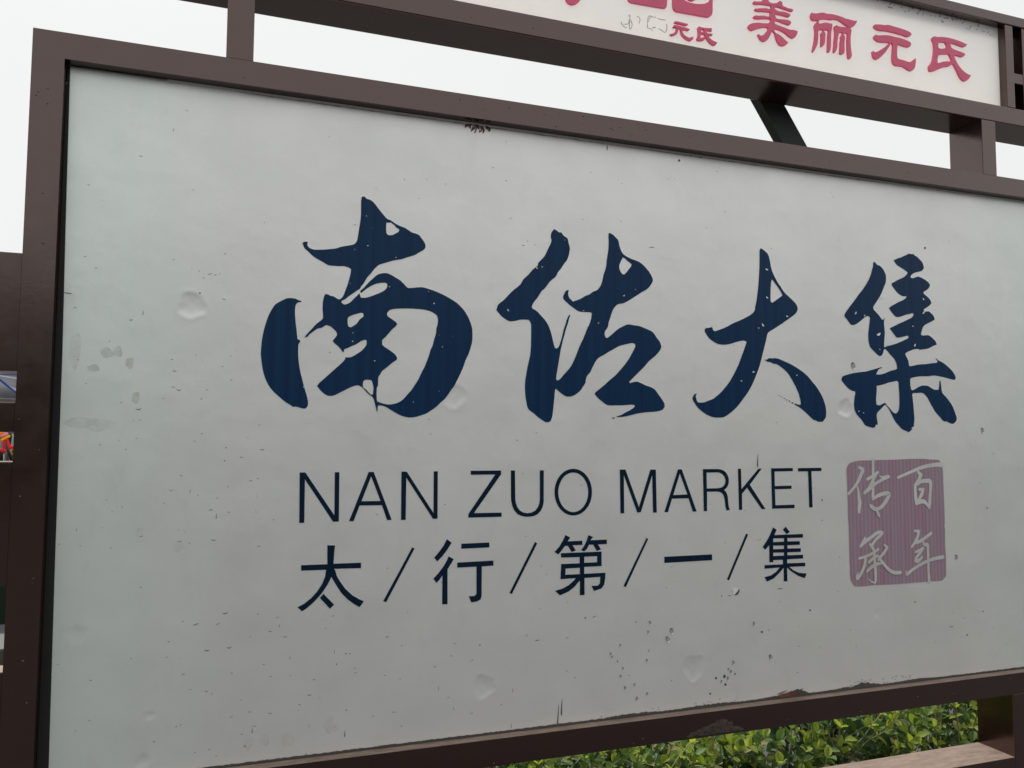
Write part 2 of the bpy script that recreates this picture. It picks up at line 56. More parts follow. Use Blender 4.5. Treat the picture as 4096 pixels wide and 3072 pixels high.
HEADER = [["raised_character","raised pink character with stacked bars and spreading feet",[[12092,26400,12110,26388,12159,26394,12231,26409,12321,26433,12344,26445,12354,26517,12378,26600,12441,26612,12472,26556,12498,26498,12524,26468,12565,26445,12610,26435,12673,26448,12747,26466,12793,26497,12839,26541,12867,26548,12921,26529,12925,26479,12938,26438,12992,26425,13084,26403,13176,26405,13241,26401,13264,26390,13239,26342,13184,26335,13101,26343,12991,26354,12900,26365,12808,26374,12735,26372,12694,26368,12688,26347,12702,26311,12734,26285,12788,26272,12861,26270,12944,26282,13035,26279,13118,26267,13173,26246,13153,26199,13116,26176,13051,26174,12960,26179,12859,26183,12768,26178,12713,26173,12705,26151,12712,26105,12729,26073,12775,26062,12866,26071,12976,26083,13077,26090,13151,26080,13187,26055,13177,26006,13130,25966,13093,25967,13001,25978,12928,25984,12846,26000,12783,26008,12719,26000,12687,25987,12677,25954,12694,25918,12753,25905,12862,25890,12981,25872,13081,25855,13164,25850,13257,25867,13312,25857,13381,25854,13371,25797,13337,25728,13280,25662,13214,25639,13159,25649,13087,25683,13014,25725,12941,25755,12860,25776,12778,25788,12714,25781,12673,25769,12659,25747,12685,25705,12730,25682,12812,25658,12893,25621,12974,25569,13046,25523,13087,25511,13063,25467,12998,25417,12924,25388,12842,25390,12780,25433,12736,25504,12710,25577,12689,25651,12658,25693,12636,25712,12613,25723,12595,25697,12566,25637,12524,25560,12482,25490,12427,25434,12355,25402,12292,25406,12239,25439,12205,25495,12170,25543,12188,25566,12215,25555,12250,25538,12295,25546,12349,25575,12404,25631,12459,25696,12492,25740,12479,25777,12416,25777,12326,25757,12227,25723,12146,25686,12074,25649,12003,25621,11941,25633,11902,25672,11894,25709,11916,25752,11979,25794,12077,25829,12203,25859,12328,25868,12454,25889,12527,25914,12555,25951,12574,25997,12561,26018,12502,26013,12411,25998,12321,25980,12222,25955,12133,25946,12080,25952,12049,25973,12072,26012,12134,26032,12224,26041,12323,26066,12395,26073,12449,26067,12503,26074,12535,26099,12554,26142,12564,26183,12550,26194,12496,26187,12406,26176,12316,26165,12208,26150,12137,26149,12093,26171,12111,26210,12165,26212,12228,26236,12317,26251,12417,26273,12480,26272,12525,26269,12561,26292,12585,26335,12585,26363,12554,26368,12463,26363,12391,26361,12319,26354,12229,26337,12158,26319,12104,26317,12060,26328,12051,26349,12074,26385]]],["raised_character","raised pink character with a long bar over two legged boxes",[[13842,26432,13875,26419,13945,26423,14022,26442,14099,26471,14177,26492,14243,26493,14320,26485,14419,26501,14530,26506,14642,26503,14764,26492,14853,26482,14903,26463,14977,26472,15067,26466,15168,26461,15225,26467,15282,26479,15270,26428,15222,26363,15164,26301,15095,26260,15049,26257,15049,26229,15087,26208,15098,26172,15078,26084,15062,25988,15058,25857,15059,25745,15071,25635,15085,25535,15077,25469,15036,25411,14990,25394,14963,25431,14955,25513,14947,25651,14946,25791,14952,25931,14970,26046,14960,26082,14853,26067,14841,26042,14846,26015,14883,25966,14877,25918,14857,25822,14854,25728,14857,25617,14843,25531,14792,25490,14735,25476,14708,25490,14704,25535,14718,25658,14728,25799,14753,25896,14737,25940,14772,25992,14801,26030,14803,26072,14763,26070,14696,26039,14678,26003,14653,25916,14634,25820,14625,25707,14611,25612,14570,25522,14524,25477,14503,25501,14505,25566,14525,25689,14533,25802,14550,25906,14561,26010,14553,26101,14544,26174,14567,26211,14612,26237,14656,26222,14734,26218,14824,26225,14914,26232,14981,26235,14999,26262,14949,26276,14871,26308,14782,26348,14694,26378,14605,26385,14527,26375,14460,26349,14371,26346,14272,26337,14183,26316,14095,26286,14056,26265,14050,26231,14049,26194,14054,26175,14103,26186,14181,26214,14269,26239,14346,26244,14412,26243,14474,26249,14482,26218,14471,26142,14452,26074,14433,25978,14427,25885,14423,25746,14416,25634,14399,25539,14364,25468,14320,25461,14307,25504,14317,25635,14325,25774,14332,25895,14357,26011,14352,26058,14220,26037,14203,26011,14218,25977,14256,25946,14249,25881,14239,25805,14234,25731,14210,25653,14153,25588,14109,25562,14110,25617,14107,25690,14115,25783,14117,25876,14107,25920,14141,25958,14175,25987,14181,26030,14088,26017,14038,25990,14022,25932,14023,25831,14013,25729,13991,25624,13944,25515,13888,25423,13843,25370,13835,25405,13852,25499,13882,25614,13906,25728,13920,25840,13928,25952,13914,26041,13910,26095,13939,26151,13978,26190,14016,26214,14017,26248,13973,26240,13897,26226,13843,26234,13811,26270,13796,26322,13801,26369,13820,26409]]],["raised_character","raised pink character of two bars over a hooked leg",[[15895,26490,15981,26505,16103,26523,16200,26524,16299,26554,16398,26557,16520,26549,16668,26541,16792,26534,16929,26518,17016,26504,17103,26474,17126,26433,17087,26386,17010,26352,16923,26346,16836,26361,16712,26364,16601,26374,16477,26377,16342,26377,16195,26366,16061,26351,15952,26356,15880,26388,15839,26420,15858,26468],[15923,26213,15971,26202,16056,26222,16191,26251,16314,26268,16412,26270,16511,26265,16634,26265,16783,26261,16919,26245,17031,26225,17086,26204,17104,26157,17076,26102,17012,26061,16925,26056,16813,26061,16714,26074,16658,26080,16632,26045,16617,25963,16605,25861,16602,25761,16614,25703,16663,25672,16749,25671,16861,25665,16960,25651,17048,25661,17124,25699,17189,25755,17247,25795,17248,25720,17228,25606,17199,25511,17127,25439,17064,25414,16977,25424,16878,25463,16780,25487,16681,25485,16582,25474,16508,25487,16460,25529,16439,25604,16436,25703,16452,25825,16462,25926,16471,26007,16454,26064,16418,26077,16393,26053,16366,25989,16302,25908,16238,25818,16162,25736,16074,25652,15974,25566,15901,25534,15829,25551,15782,25602,15773,25669,15762,25727,15805,25749,15847,25726,15907,25737,15994,25791,16105,25864,16192,25919,16280,25994,16344,26054,16332,26072,16209,26056,16062,26035,15965,26038,15882,26067,15835,26113,15843,26164,15880,26200]]],["raised_character","raised pink character with two windows and a long tail, last of the header",[[17920,26524,17991,26532,18026,26524,18146,26550,18278,26567,18410,26575,18554,26572,18674,26568,18819,26556,18940,26539,19048,26515,19115,26503,19095,26462,19032,26422,18946,26407,18837,26417,18729,26431,18620,26441,18524,26433,18504,26401,18514,26347,18554,26302,18638,26278,18758,26261,18878,26249,18963,26235,19018,26235,19028,26189,18983,26144,18921,26114,18824,26112,18727,26119,18655,26116,18630,26098,18634,26056,18673,25988,18730,25903,18800,25829,18893,25750,19000,25692,19108,25653,19156,25642,19224,25657,19178,25569,19101,25491,19013,25439,18928,25440,18845,25488,18776,25571,18720,25666,18664,25760,18618,25828,18578,25859,18534,25833,18460,25783,18387,25752,18291,25732,18182,25686,18061,25629,17941,25567,17833,25522,17738,25506,17705,25557,17703,25658,17746,25702,17795,25748,17846,25849,17873,25947,17896,26062,17908,26176,17904,26278,17884,26368,17845,26426,17859,26480],[18098,26382,18164,26400,18308,26424,18348,26384,18376,26341,18356,26291,18313,26260,18228,26231,18132,26215,18073,26223,18057,26267,18064,26334],[18077,26028,18198,26067,18342,26096,18426,26110,18472,26067,18506,26006,18539,25946,18514,25923,18381,25899,18249,25870,18141,25833,18056,25796,18015,25798,18011,25858,18033,25946,18052,25996]]],["raised_character","small raised pink character of two bars and curved legs",[[9813,25450,9878,25466,10015,25461,10176,25455,10171,25423,10106,25394,9968,25407,9808,25408],[9797,25359,9876,25365,10014,25353,10152,25347,10232,25330,10197,25293,10105,25287,10025,25282,10024,25220,10081,25158,10195,25116,10323,25170,10311,25095,10241,25042,10149,25056,10034,25119,9978,25202,9967,25293,9921,25284,9898,25198,9840,25125,9737,25076,9681,25111,9783,25156,9841,25218,9864,25295,9762,25297]]],["raised_character","small raised pink character with two windows and a tail",[[10478,25448,10548,25440,10712,25449,10842,25472,10841,25388,10711,25386,10688,25381,10706,25322,10864,25329,10851,25285,10721,25262,10780,25210,10873,25163,10996,25137,10955,25073,10883,25039,10801,25077,10720,25147,10685,25193,10614,25128,10520,25091,10427,25095,10416,25135,10451,25203,10460,25330,10442,25400],[10535,25385,10617,25390,10628,25329,10535,25322],[10527,25269,10639,25274,10650,25218,10521,25164]]],["raised_emblem","raised pink rounded square of the header emblem, left one",[[8475,26000,8529,25849,8572,25746,8616,25704,8692,25689,9112,25702,9516,25718,9573,25745,9603,25802,9605,26061,9543,26151],[8782,25980,9294,25999,9293,25917,8782,25899]]],["raised_emblem","raised pink rounded square of the header emblem, with a curved cutout",[[9765,26154,9764,25967,9767,25803,9800,25737,9880,25700,10295,25710,10692,25721,10799,25758,10864,25844,10874,26078,10877,26268,10818,26341],[10022,26132,10078,26029,10159,26003,10321,25992,10485,26009,10626,26040,10744,26105,10804,26180,10805,26265,10487,26181,10392,26110,10345,26064,10252,26046,10160,26086]]],["raised_character","rounded foot of a raised pink character at the header's left",[[6949,25637,6970,25504,6995,25420,7052,25363,7135,25343,7239,25383,7322,25454,7360,25521,7343,25597,7218,25671]]]]
SEAL = [14688,14740,14698,14814,14747,14901,14850,14950,15078,14995,15490,15003,15827,15011,16152,15014,16678,15031,17096,15036,17264,15031,17450,15013,17671,15008,17739,14988,17780,14936,17834,14805,17850,14674,17850,14348,17856,14088,17858,13828,17861,13569,17856,13336,17840,13275,17862,13171,17846,12784,17861,12526,17853,12141,17847,12000,17794,11939,17697,11873,17578,11863,17326,11872,17108,11867,16612,11862,15963,11863,15486,11876,15171,11867,14906,11873,14830,11910,14770,11993,14730,12086,14725,12294,14720,12661,14719,13151,14712,13471,14702,13578,14704,13960,14698,14269,14690,14541]
SEALSTROKES = [[[15081,14824,62,15189,14761,88,15114,14611,87,15006,14438,75,14869,14291,68,14726,14170,62],[15011,14339,37,15039,14214,62,15050,14064,81,15070,13940,93,15050,13816,87,15042,13705,62],[15526,15010,69,15516,14695,75,15506,14381,75,15494,14031,81],[15332,14528,69,15493,14595,75,15664,14694,69],[15227,14186,75,15340,14271,75,15423,14370,75,15506,14507,75,15606,14631,50],[15339,14234,62,15551,14393,69,15729,14479,69,15876,14540,76,15999,14583,89],[15718,14605,25,15813,14572,50,15991,14596,63],[15499,14031,63,15653,14109,82,15847,14156,88,16000,14147,88,15956,14034,95,15839,13898,88,15707,13795,81,15578,13773,81],[15610,13772,81,15531,13774,90,15429,13839,94,15391,13871,50],[15594,13766,63,15638,13652,81,15676,13570,37]],[[16332,14560,64,16715,14684,67,17053,14791,80,17359,14853,84,17649,14881,98,17837,14876,111],[16975,14714,45,17076,14617,103],[17076,14617,103,17016,14488,96,16886,14362,77],[16883,14362,77,16882,14157,79,16897,13977,96,16919,13887,89],[16920,14374,77,17107,14449,84,17326,14461,97,17400,14406,97,17382,14161,88,17355,13904,93,17332,13750,51],[17015,14244,64,17141,14242,77],[17146,14242,72,17095,14127,92,17006,14001,77,16961,13912,77],[16902,13894,96,17104,13935,96,17220,13887,83,17333,13763,58]],[[16826,13186,51,16955,13165,71],[16958,13169,71,16920,13036,76,16832,12900,76,16712,12778,51],[16815,12881,76,16981,12907,76,17186,13001,77,17374,13104,70],[17098,12903,38,17128,12825,76,17237,12808,83,17247,12654,70,17247,12425,74,17245,12171,66,17259,11865,82],[16831,12646,57,16956,12679,63,17083,12731,64],[17074,12719,57,16970,12615,76,16850,12494,70,16822,12425,76],[16818,12429,76,16896,12409,89,17041,12504,57],[16500,12169,31,16522,12099,75,16707,12197,69,16959,12311,76,17212,12395,76,17467,12447,77,17739,12474,90]],[[15216,13078,31,15158,12975,80,15060,12849,55],[15076,12867,62,15205,12967,93,15397,13065,77,15623,13182,77,15750,13171,85],[15754,13167,82,15684,13092,75,15554,13010,68,15447,12896,74],[15360,12893,62,15421,12829,68,15481,12727,64,15493,12603,77,15502,12380,77,15512,12194,77,15513,12008,71,15471,11906,31],[15487,11923,31,15363,11979,37,15278,12045,17],[15005,12562,55,15225,12602,64,15432,12667,68,15617,12765,56],[15201,12591,62,15189,12456,68,15138,12323,74,15039,12168,76,14935,12069,76],[14928,12070,73,14914,12125,55,14963,12215,27],[15299,12451,55,15444,12543,74,15588,12599,62],[15237,12226,55,15374,12324,74,15534,12390,74,15710,12419,62],[15812,12863,50,15895,12804,72],[15895,12800,75,15798,12677,75,15683,12582,68,15601,12499,62],[15619,12573,62,15711,12457,68,15834,12327,75,15959,12221,75,16102,12158,81,16304,12148,81]]]
MARKS = [["d",-1019,18843,30],["d",-697,18695,18],["d",-567,18659,27],["c",-483,18540,62],["l",-372,18615,116],["l",-275,18604,72],["l",-194,18635,36],["d",-539,18236,49],["c",-105,18156,81],["l",-2327,18580,66],["l",-2764,18086,201],["s",-1515,17808,103],["c",-1715,17668,92],["l",-2559,16884,72],["c",-991,16960,69],["c",-938,16744,87],["s",-574,17048,47],["d",132,17174,18],["d",56,17052,23],["d",-453,16943,18],["c",-102,16852,54],["c",68,16604,63],["l",-953,16431,78],["c",-855,16393,113],["c",-357,16402,71],["c",-1118,16224,43],["c",-1531,16022,126],["c",-1494,15815,50],["d",-1606,15801,21],["d",-1834,15435,21],["c",-2142,15358,57],["c",-1717,15277,50],["c",-1549,15476,42],["c",-551,15430,44],["d",400,15493,23],["c",295,15133,91],["d",13,15302,36],["c",671,15278,102],["c",610,15748,65],["d",-12,15055,36],["c",-761,14790,78],["c",-930,14518,69],["s",-602,14496,93],["c",-464,14422,44],["d",66,14566,27],["l",-122,14355,71],["c",603,14717,64],["c",471,14684,82],["d",595,14379,23],["c",-228,14151,106],["s",-128,14020,121],["c",95,14092,63],["c",586,14080,37],["d",-1741,14227,25],["c",-2004,14363,33],["c",-1901,14146,33],["d",-783,13782,21],["d",-664,13744,22],["c",-1408,13694,84],["c",-164,13583,106],["l",-746,13571,103],["c",-579,13538,43],["c",652,13433,82],["d",-1899,13491,29],["d",-2397,13553,24],["d",-2053,13859,24],["s",-2465,13843,53],["c",80,12217,133],["c",-652,12113,52],["l",-426,12034,148],["l",-40,12013,106],["l",669,12146,64],["c",1027,12071,65],["s",1069,11907,66],["c",903,11818,92],["c",1177,11697,93],["c",1940,11797,48],["c",3156,11547,101],["c",-220,11557,122],["c",168,11575,116],["l",-904,11476,59],["d",-688,11438,17],["c",797,11206,64],["s",1280,11292,66],["s",2116,11337,86],["d",2341,11273,44],["d",2167,11084,39],["d",2516,10975,29],["c",2539,10896,69],["d",3120,10785,30],["d",1297,10946,23],["l",932,10962,73],["c",223,11099,62],["l",-617,11141,77],["c",-207,10808,87],["s",-114,10750,55],["c",1657,10558,104],["s",4220,10430,90],["l",1744,10827,85],["d",406,10580,27],["c",567,10354,81],["l",941,10280,101],["s",619,10000,119],["s",2346,9751,162],["s",1664,9971,75],["d",2368,10188,39],["d",1465,10280,19],["l",245,10287,80],["c",659,10083,81],["l",-709,10215,59],["l",437,9949,71],["c",-1073,10002,67],["l",-126,9743,78],["l",-371,9713,43],["d",499,9725,40],["d",1971,9588,19],["d",1616,9459,33],["l",4487,11048,96],["c",4551,11298,64],["d",5097,11219,44],["l",4928,10925,76],["c",4139,10872,84],["l",3425,10686,61],["l",2897,10013,79],["l",3339,10046,71],["l",4429,10220,85],["s",4541,9997,70],["l",1781,9379,94],["l",1049,9382,110],["l",4454,9409,137],["s",7083,11978,64],["d",7496,11613,54],["l",7713,11619,133],["d",8743,11434,38],["p",9094,11388,143],["p",9049,11186,121],["p",9648,11166,211],["p",9544,10991,222],["p",8347,10953,108],["p",8114,10784,108],["p",8145,10720,108],["d",8276,10616,55],["p",8411,10444,108],["p",8356,10285,108],["p",9058,10775,66],["p",9008,10571,109],["p",8460,10019,119],["p",8696,10065,108],["p",9011,9838,120],["p",8753,9757,141],["p",11865,11175,150],["d",12084,10968,85],["d",12286,11001,43],["p",12318,10362,185],["p",11280,10323,148],["d",10803,10017,87],["d",11057,9851,102],["d",10642,9684,80],["d",11030,10039,122],["p",10951,9921,135],["p",11124,9977,136],["p",11212,10123,136],["p",11149,10190,102],["d",11320,10067,68],["w",11373,12012,347],["d",10980,11875,48],["l",11196,11869,151],["s",5825,10234,92],["s",5794,9509,122],["s",6845,9563,624],["s",6936,9768,407],["s",7872,9419,180],["d",6133,11336,40],["l",6375,11215,149],["c",7072,11228,94],["d",7259,10359,35],["d",13083,9944,36],["d",13144,10553,37],["d",13750,10482,30],["p",19304,15790,230],["w",19353,13746,145],["p",18224,12437,234],["s",12034,15007,358],["d",13916,14029,68],["l",13903,13535,106],["w",12786,13603,102],["l",12616,11946,217],["d",16776,11379,66],["d",13486,11381,74],["p",12313,10360,174],["l",17977,10666,172],["d",19094,10993,62],["d",18512,10414,70],["d",12070,13137,43],["d",14410,12617,38],["d",19161,14378,45],["s",8059,22213,235],["d",9951,22109,95],["s",5606,21995,56],["c",5313,21388,80],["d",5612,21120,40],["c",7638,21553,50],["c",8436,21379,51],["s",9644,21629,60],["l",9832,21644,54],["c",11000,21981,71],["s",14403,21834,52],["s",14463,21724,78],["c",11217,21009,71],["l",9202,19954,198],["l",7452,20445,62],["d",8407,20487,32],["d",10689,20563,28],["d",17468,20643,105],["d",10278,22258,55],["d",10552,22250,49],["s",6121,19834,56],["c",6023,19737,93],["l",15903,22310,334],["l",15739,22311,199],["l",16275,22293,152],["l",18030,22293,268],["c",-875,21759,62],["s",-1102,21354,78],["c",-2502,20122,57],["d",-722,20216,22],["d",-2265,19852,21],["d",1815,21603,25],["s",3368,20896,64],["s",3843,20956,48],["d",2777,20628,26],["d",3682,20520,32],["l",-2641,17833,81],["b",4787,22281,83],["b",4736,22285,83],["b",5212,22228,110],["b",4778,22237,75],["b",4747,22282,71],["b",5218,22227,113],["b",5138,22271,78],["b",5030,22186,115],["b",5188,22280,99],["b",5058,22226,69],["b",4934,22277,120],["b",5179,22243,78],["b",5207,22246,118],["b",5168,22244,85],["b",5013,22230,68],["b",4830,22187,59],["b",4670,22252,75],["b",4973,22218,80],["b",5262,22276,86],["b",4766,22229,75],["b",4862,22188,78],["b",4988,22142,64],["b",4679,22277,107],["b",5023,22260,79],["b",4751,22250,59],["b",5074,22173,122],["b",5098,22172,58],["b",4820,22168,109],["b",4896,22143,99],["b",5149,22262,70],["b",4916,22272,82],["b",5240,22268,58],["b",4668,22281,109],["b",4865,22255,63],["b",5252,22263,72],["b",4677,22287,67],["b",5061,22272,60],["b",4945,22254,124],["b",4717,22250,108],["b",4895,22135,89],["b",4790,22249,59],["b",4902,22257,117],["b",5158,22243,59],["b",4798,22267,70],["b",4785,22195,66],["b",4673,22229,94],["l",16320,9554,110],["l",15269,9562,126],["l",16086,9415,81],["l",16095,9573,133],["l",16453,9402,79],["l",10897,9540,89],["l",15356,9405,39],["l",11828,9426,99],["l",10182,9401,81],["l",16052,9435,48],["l",14578,9470,51],["l",10127,9413,60],["l",9293,9511,55],["l",9750,9397,103],["l",15128,9546,112],["l",16276,9576,87],["l",9417,9402,43],["l",10519,9492,34],["l",15390,9469,89],["l",10598,9508,112],["l",15812,9456,127],["l",16401,9525,100],["l",14641,9593,70],["l",15807,9401,126],["l",15094,9555,46],["l",16323,9417,70],["l",9146,9515,93],["l",14676,9484,130],["l",9299,9475,83],["l",15683,9546,105],["l",11699,9414,54],["l",15700,9448,132],["l",15282,9402,90],["l",15674,9475,54],["l",16483,9471,71],["l",14893,9558,111],["l",9504,9401,93],["l",15521,9395,63],["l",11297,9399,39],["l",16290,9401,55],["l",10283,9455,88],["l",11212,9405,58],["l",15147,9449,89],["l",9952,9430,35],["l",11685,9397,44],["l",10864,9439,92],["l",16538,9554,108],["l",14706,9465,48],["l",14995,9537,77],["l",14793,9545,100],["l",16307,9531,49],["l",14556,9395,68],["l",10465,9492,73],["l",10673,9483,60],["l",15004,9591,116],["l",16186,9410,133],["l",14357,9399,71],["l",15975,9548,101],["l",10247,9503,101],["l",16065,9498,71],["l",15371,9418,125],["l",15219,9404,65],["l",15664,9568,52],["l",11319,9470,92],["l",14799,9446,49],["l",10062,9398,73],["l",15017,9464,53],["l",16530,9512,115],["l",14900,9417,69],["l",12018,9401,53],["W",2589,20035,92],["W",2627,19423,143],["W",2364,19319,101],["W",3207,19228,115],["W",3084,18610,124],["W",3909,18565,96],["W",4026,18319,183],["W",2285,18623,80],["W",2718,19791,41],["W",2041,19160,30],["W",2359,17617,110],["W",2354,17446,140],["W",2806,17067,143],["W",1418,16496,125],["W",4218,17413,108],["W",3617,16245,105],["W",4145,17658,54],["W",4440,17649,54],["W",4159,16483,64],["W",6339,19247,189],["W",6461,19280,166],["W",5675,18275,230],["W",7456,18370,147],["W",7822,18109,162],["W",8466,18776,217],["W",8764,18930,103],["W",7002,19929,85],["W",12381,19680,339],["W",12378,18983,294],["W",12959,18556,269],["W",12246,18299,365],["W",12116,18217,174],["W",11946,17146,288],["W",11602,16916,213],["W",13215,17104,180],["W",15072,18757,354],["W",15359,18704,243],["W",17327,18900,433],["W",15951,19200,365],["W",15802,18253,577],["W",16952,18516,222],["W",17349,19257,294],["W",16995,18014,376],["W",15834,17854,180],["W",15101,16246,191],["W",15257,16203,176],["W",16840,15848,337],["p",14974,17384,281]]
DENTS = [[-0.0672,1.7989,0.0248,1],[0.5188,1.0363,0.0243,1],[1.0216,1.031,0.029,1],[1.4685,1.6317,0.0227,1],[0.4491,1.6394,0.0262,0.6],[1.5554,1.1161,0.0111,0.5],[-0.1252,0.9669,0.0132,0.7],[-0.1154,1.0471,0.0089,0.6],[-0.2381,1.1986,0.0175,0.5]]
STAINS = [[-0.2086,1.7026,0.0111,0.0106],[-0.1913,1.7056,0.0095,0.0107],[-0.1706,1.686,0.0088,0.0118],[-0.2302,1.6747,0.0125,0.0069],[-0.1588,1.6224,0.008,0.0119],[-0.2448,1.5753,0.0288,0.0115],[-0.2163,1.5711,0.0251,0.0134],[0.0553,0.977,0.0102,0.0131],[0.0837,0.9791,0.0121,0.0116],[0.1272,0.9741,0.0133,0.0137],[-0.0767,1.3474,0.0098,0.0114],[-0.1433,1.375,0.0079,0.0103],[-0.2618,1.7063,0.0118,0.036],[0.2091,0.992,0.0148,0.0178]]

# ---------------------------------------------------------------- helpers
def link(o, parent=None):
    col.objects.link(o)
    if parent is not None: o.parent = parent
    return o
def empty(name, loc, label, cat, group=None):
    o = bpy.data.objects.new(name, None); o.location = loc; col.objects.link(o)
    o['label'] = label; o['category'] = cat
    if group: o['group'] = group
    return o
def rel(me, parent):
    if parent is not None:
        p = Vector((0, 0, 0)); q = parent
        while q is not None: p += q.location; q = q.parent
        me.transform(Matrix.Translation(-p))
def pyobj(name, verts, faces, mat, parent=None, smooth=False, label=None):
    me = bpy.data.meshes.new(name); me.from_pydata([tuple(v) for v in verts], [], faces); me.update()
    return meobj(name, me, mat, parent, smooth, label)
def meobj(name, me, mat, parent=None, smooth=False, label=None):
    rel(me, parent)
    me.materials.append(mat)
    if smooth:
        for p in me.polygons: p.use_smooth = True
    o = link(bpy.data.objects.new(name, me), parent)
    if label: o['label'] = label
    return o
def bmobj(name, bm, mat, parent=None, smooth=False, label=None):
    me = bpy.data.meshes.new(name); bm.to_mesh(me); bm.free()
    return meobj(name, me, mat, parent, smooth, label)
def box(name, x0, x1, y0, y1, z0, z1, mat, parent=None, bev=0.0025, label=None):
    bm = bmesh.new()
    bmesh.ops.create_cube(bm, size=1)
    for v in bm.verts:
        v.co = Vector(((x0+x1)/2 + v.co.x*(x1-x0), (y0+y1)/2 + v.co.y*(y1-y0), (z0+z1)/2 + v.co.z*(z1-z0)))
    if bev: bmesh.ops.bevel(bm, geom=bm.edges[:], offset=bev, segments=2, affect='EDGES', profile=0.6)
    return bmobj(name, bm, mat, parent, False, label)
def tube_path(pts, radii, n=8):
    V, F = [], []
    pts = [Vector(p) for p in pts]
    for i, p in enumerate(pts):
        d = (pts[min(i+1, len(pts)-1)] - pts[max(i-1, 0)]).normalized()
        a = d.cross(Vector((0.3, 0.2, 1))); a = (a if a.length > 1e-3 else d.cross(Vector((1, 0, 0)))).normalized(); b = d.cross(a)
        for k in range(n):
            t = 2*math.pi*k/n
            V.append(p + (a*math.cos(t) + b*math.sin(t))*radii[i])
    for i in range(len(pts)-1):
        for k in range(n):
            F.append((i*n+k, i*n+(k+1) % n, (i+1)*n+(k+1) % n, (i+1)*n+k))
    F.append(tuple(range(n))[::-1]); F.append(tuple((len(pts)-1)*n+k for k in range(n)))
    return V, F
def capsule(name, a, b, r, mat, parent, bump=0.0):
    a, b = Vector(a), Vector(b); d = (b-a)
    L = max(d.length, 1e-4); d = d/L
    pts, rad = [], []
    for k in range(5):
        t = math.pi/2*k/5; pts.append(a - d*r*math.cos(t)); rad.append(max(r*math.sin(t), r*.08))
    for k in range(6): pts.append(a + d*L*k/5); rad.append(r*(1+bump*math.sin(k*2.1)))
    for k in range(1, 6):
        t = math.pi/2*(1-k/5); pts.append(b + d*r*math.cos(t)); rad.append(max(r*math.sin(t), r*.08))
    V, F = tube_path(pts, rad, 12)
    return pyobj(name, V, F, mat, parent, True)

# ---------------------------------------------------------------- materials
def newmat(name):
    m = bpy.data.materials.new(name); m.use_nodes = True
    return m, m.node_tree, m.node_tree.nodes['Principled BSDF']
def N(t, kind, **kw):
    n = t.nodes.new(kind)
    for k, v in kw.items():
        if k in n.inputs: n.inputs[k].default_value = v
        else: setattr(n, k, v)
    return n
def ramp(t, fac, stops):
    r = t.nodes.new('ShaderNodeValToRGB'); e = r.color_ramp.elements
    e[0].position, e[0].color = stops[0][0], (*stops[0][1], 1)
    e[1].position, e[1].color = stops[-1][0], (*stops[-1][1], 1)
    for p, c in stops[1:-1]:
        x = e.new(p); x.color = (*c, 1)
    t.links.new(fac, r.inputs['Fac']); return r
def bumpn(t, p, h, dist, strength=1.0):
    b = N(t, 'ShaderNodeBump'); b.inputs['Distance'].default_value = dist; b.inputs['Strength'].default_value = strength
    t.links.new(h, b.inputs['Height']); t.links.new(b.outputs[0], p.inputs['Normal']); return b
def geo_pos(t): return t.nodes.new('ShaderNodeNewGeometry').outputs['Position']
def noise(t, vec, scale, detail=4, rough=0.55):
    n = N(t, 'ShaderNodeTexNoise'); n.inputs['Scale'].default_value = scale; n.inputs['Detail'].default_value = detail
    n.inputs['Roughness'].default_value = rough; t.links.new(vec, n.inputs['Vector']); return n.outputs['Fac']
def mapv(t, vec, s):
    m = N(t, 'ShaderNodeMapping'); m.inputs['Scale'].default_value = s; t.links.new(vec, m.inputs['Vector']); return m.outputs[0]
def mixc(t, fac, a, b):
    m = N(t, 'ShaderNodeMix', data_type='RGBA')
    for s, v in (('A', a), ('B', b)):
        if isinstance(v, tuple): m.inputs[s].default_value = (*v, 1)
        else: t.links.new(v, m.inputs[s])
    if isinstance(fac, float): m.inputs['Factor'].default_value = fac
    else: t.links.new(fac, m.inputs['Factor'])
    return m.outputs['Result']
def mathn(t, op, a, b=None):
    m = N(t, 'ShaderNodeMath', operation=op)
    for i, v in enumerate((a, b)):
        if v is None: continue
        if isinstance(v, (int, float)): m.inputs[i].default_value = v
        else: t.links.new(v, m.inputs[i])
    return m.outputs[0]

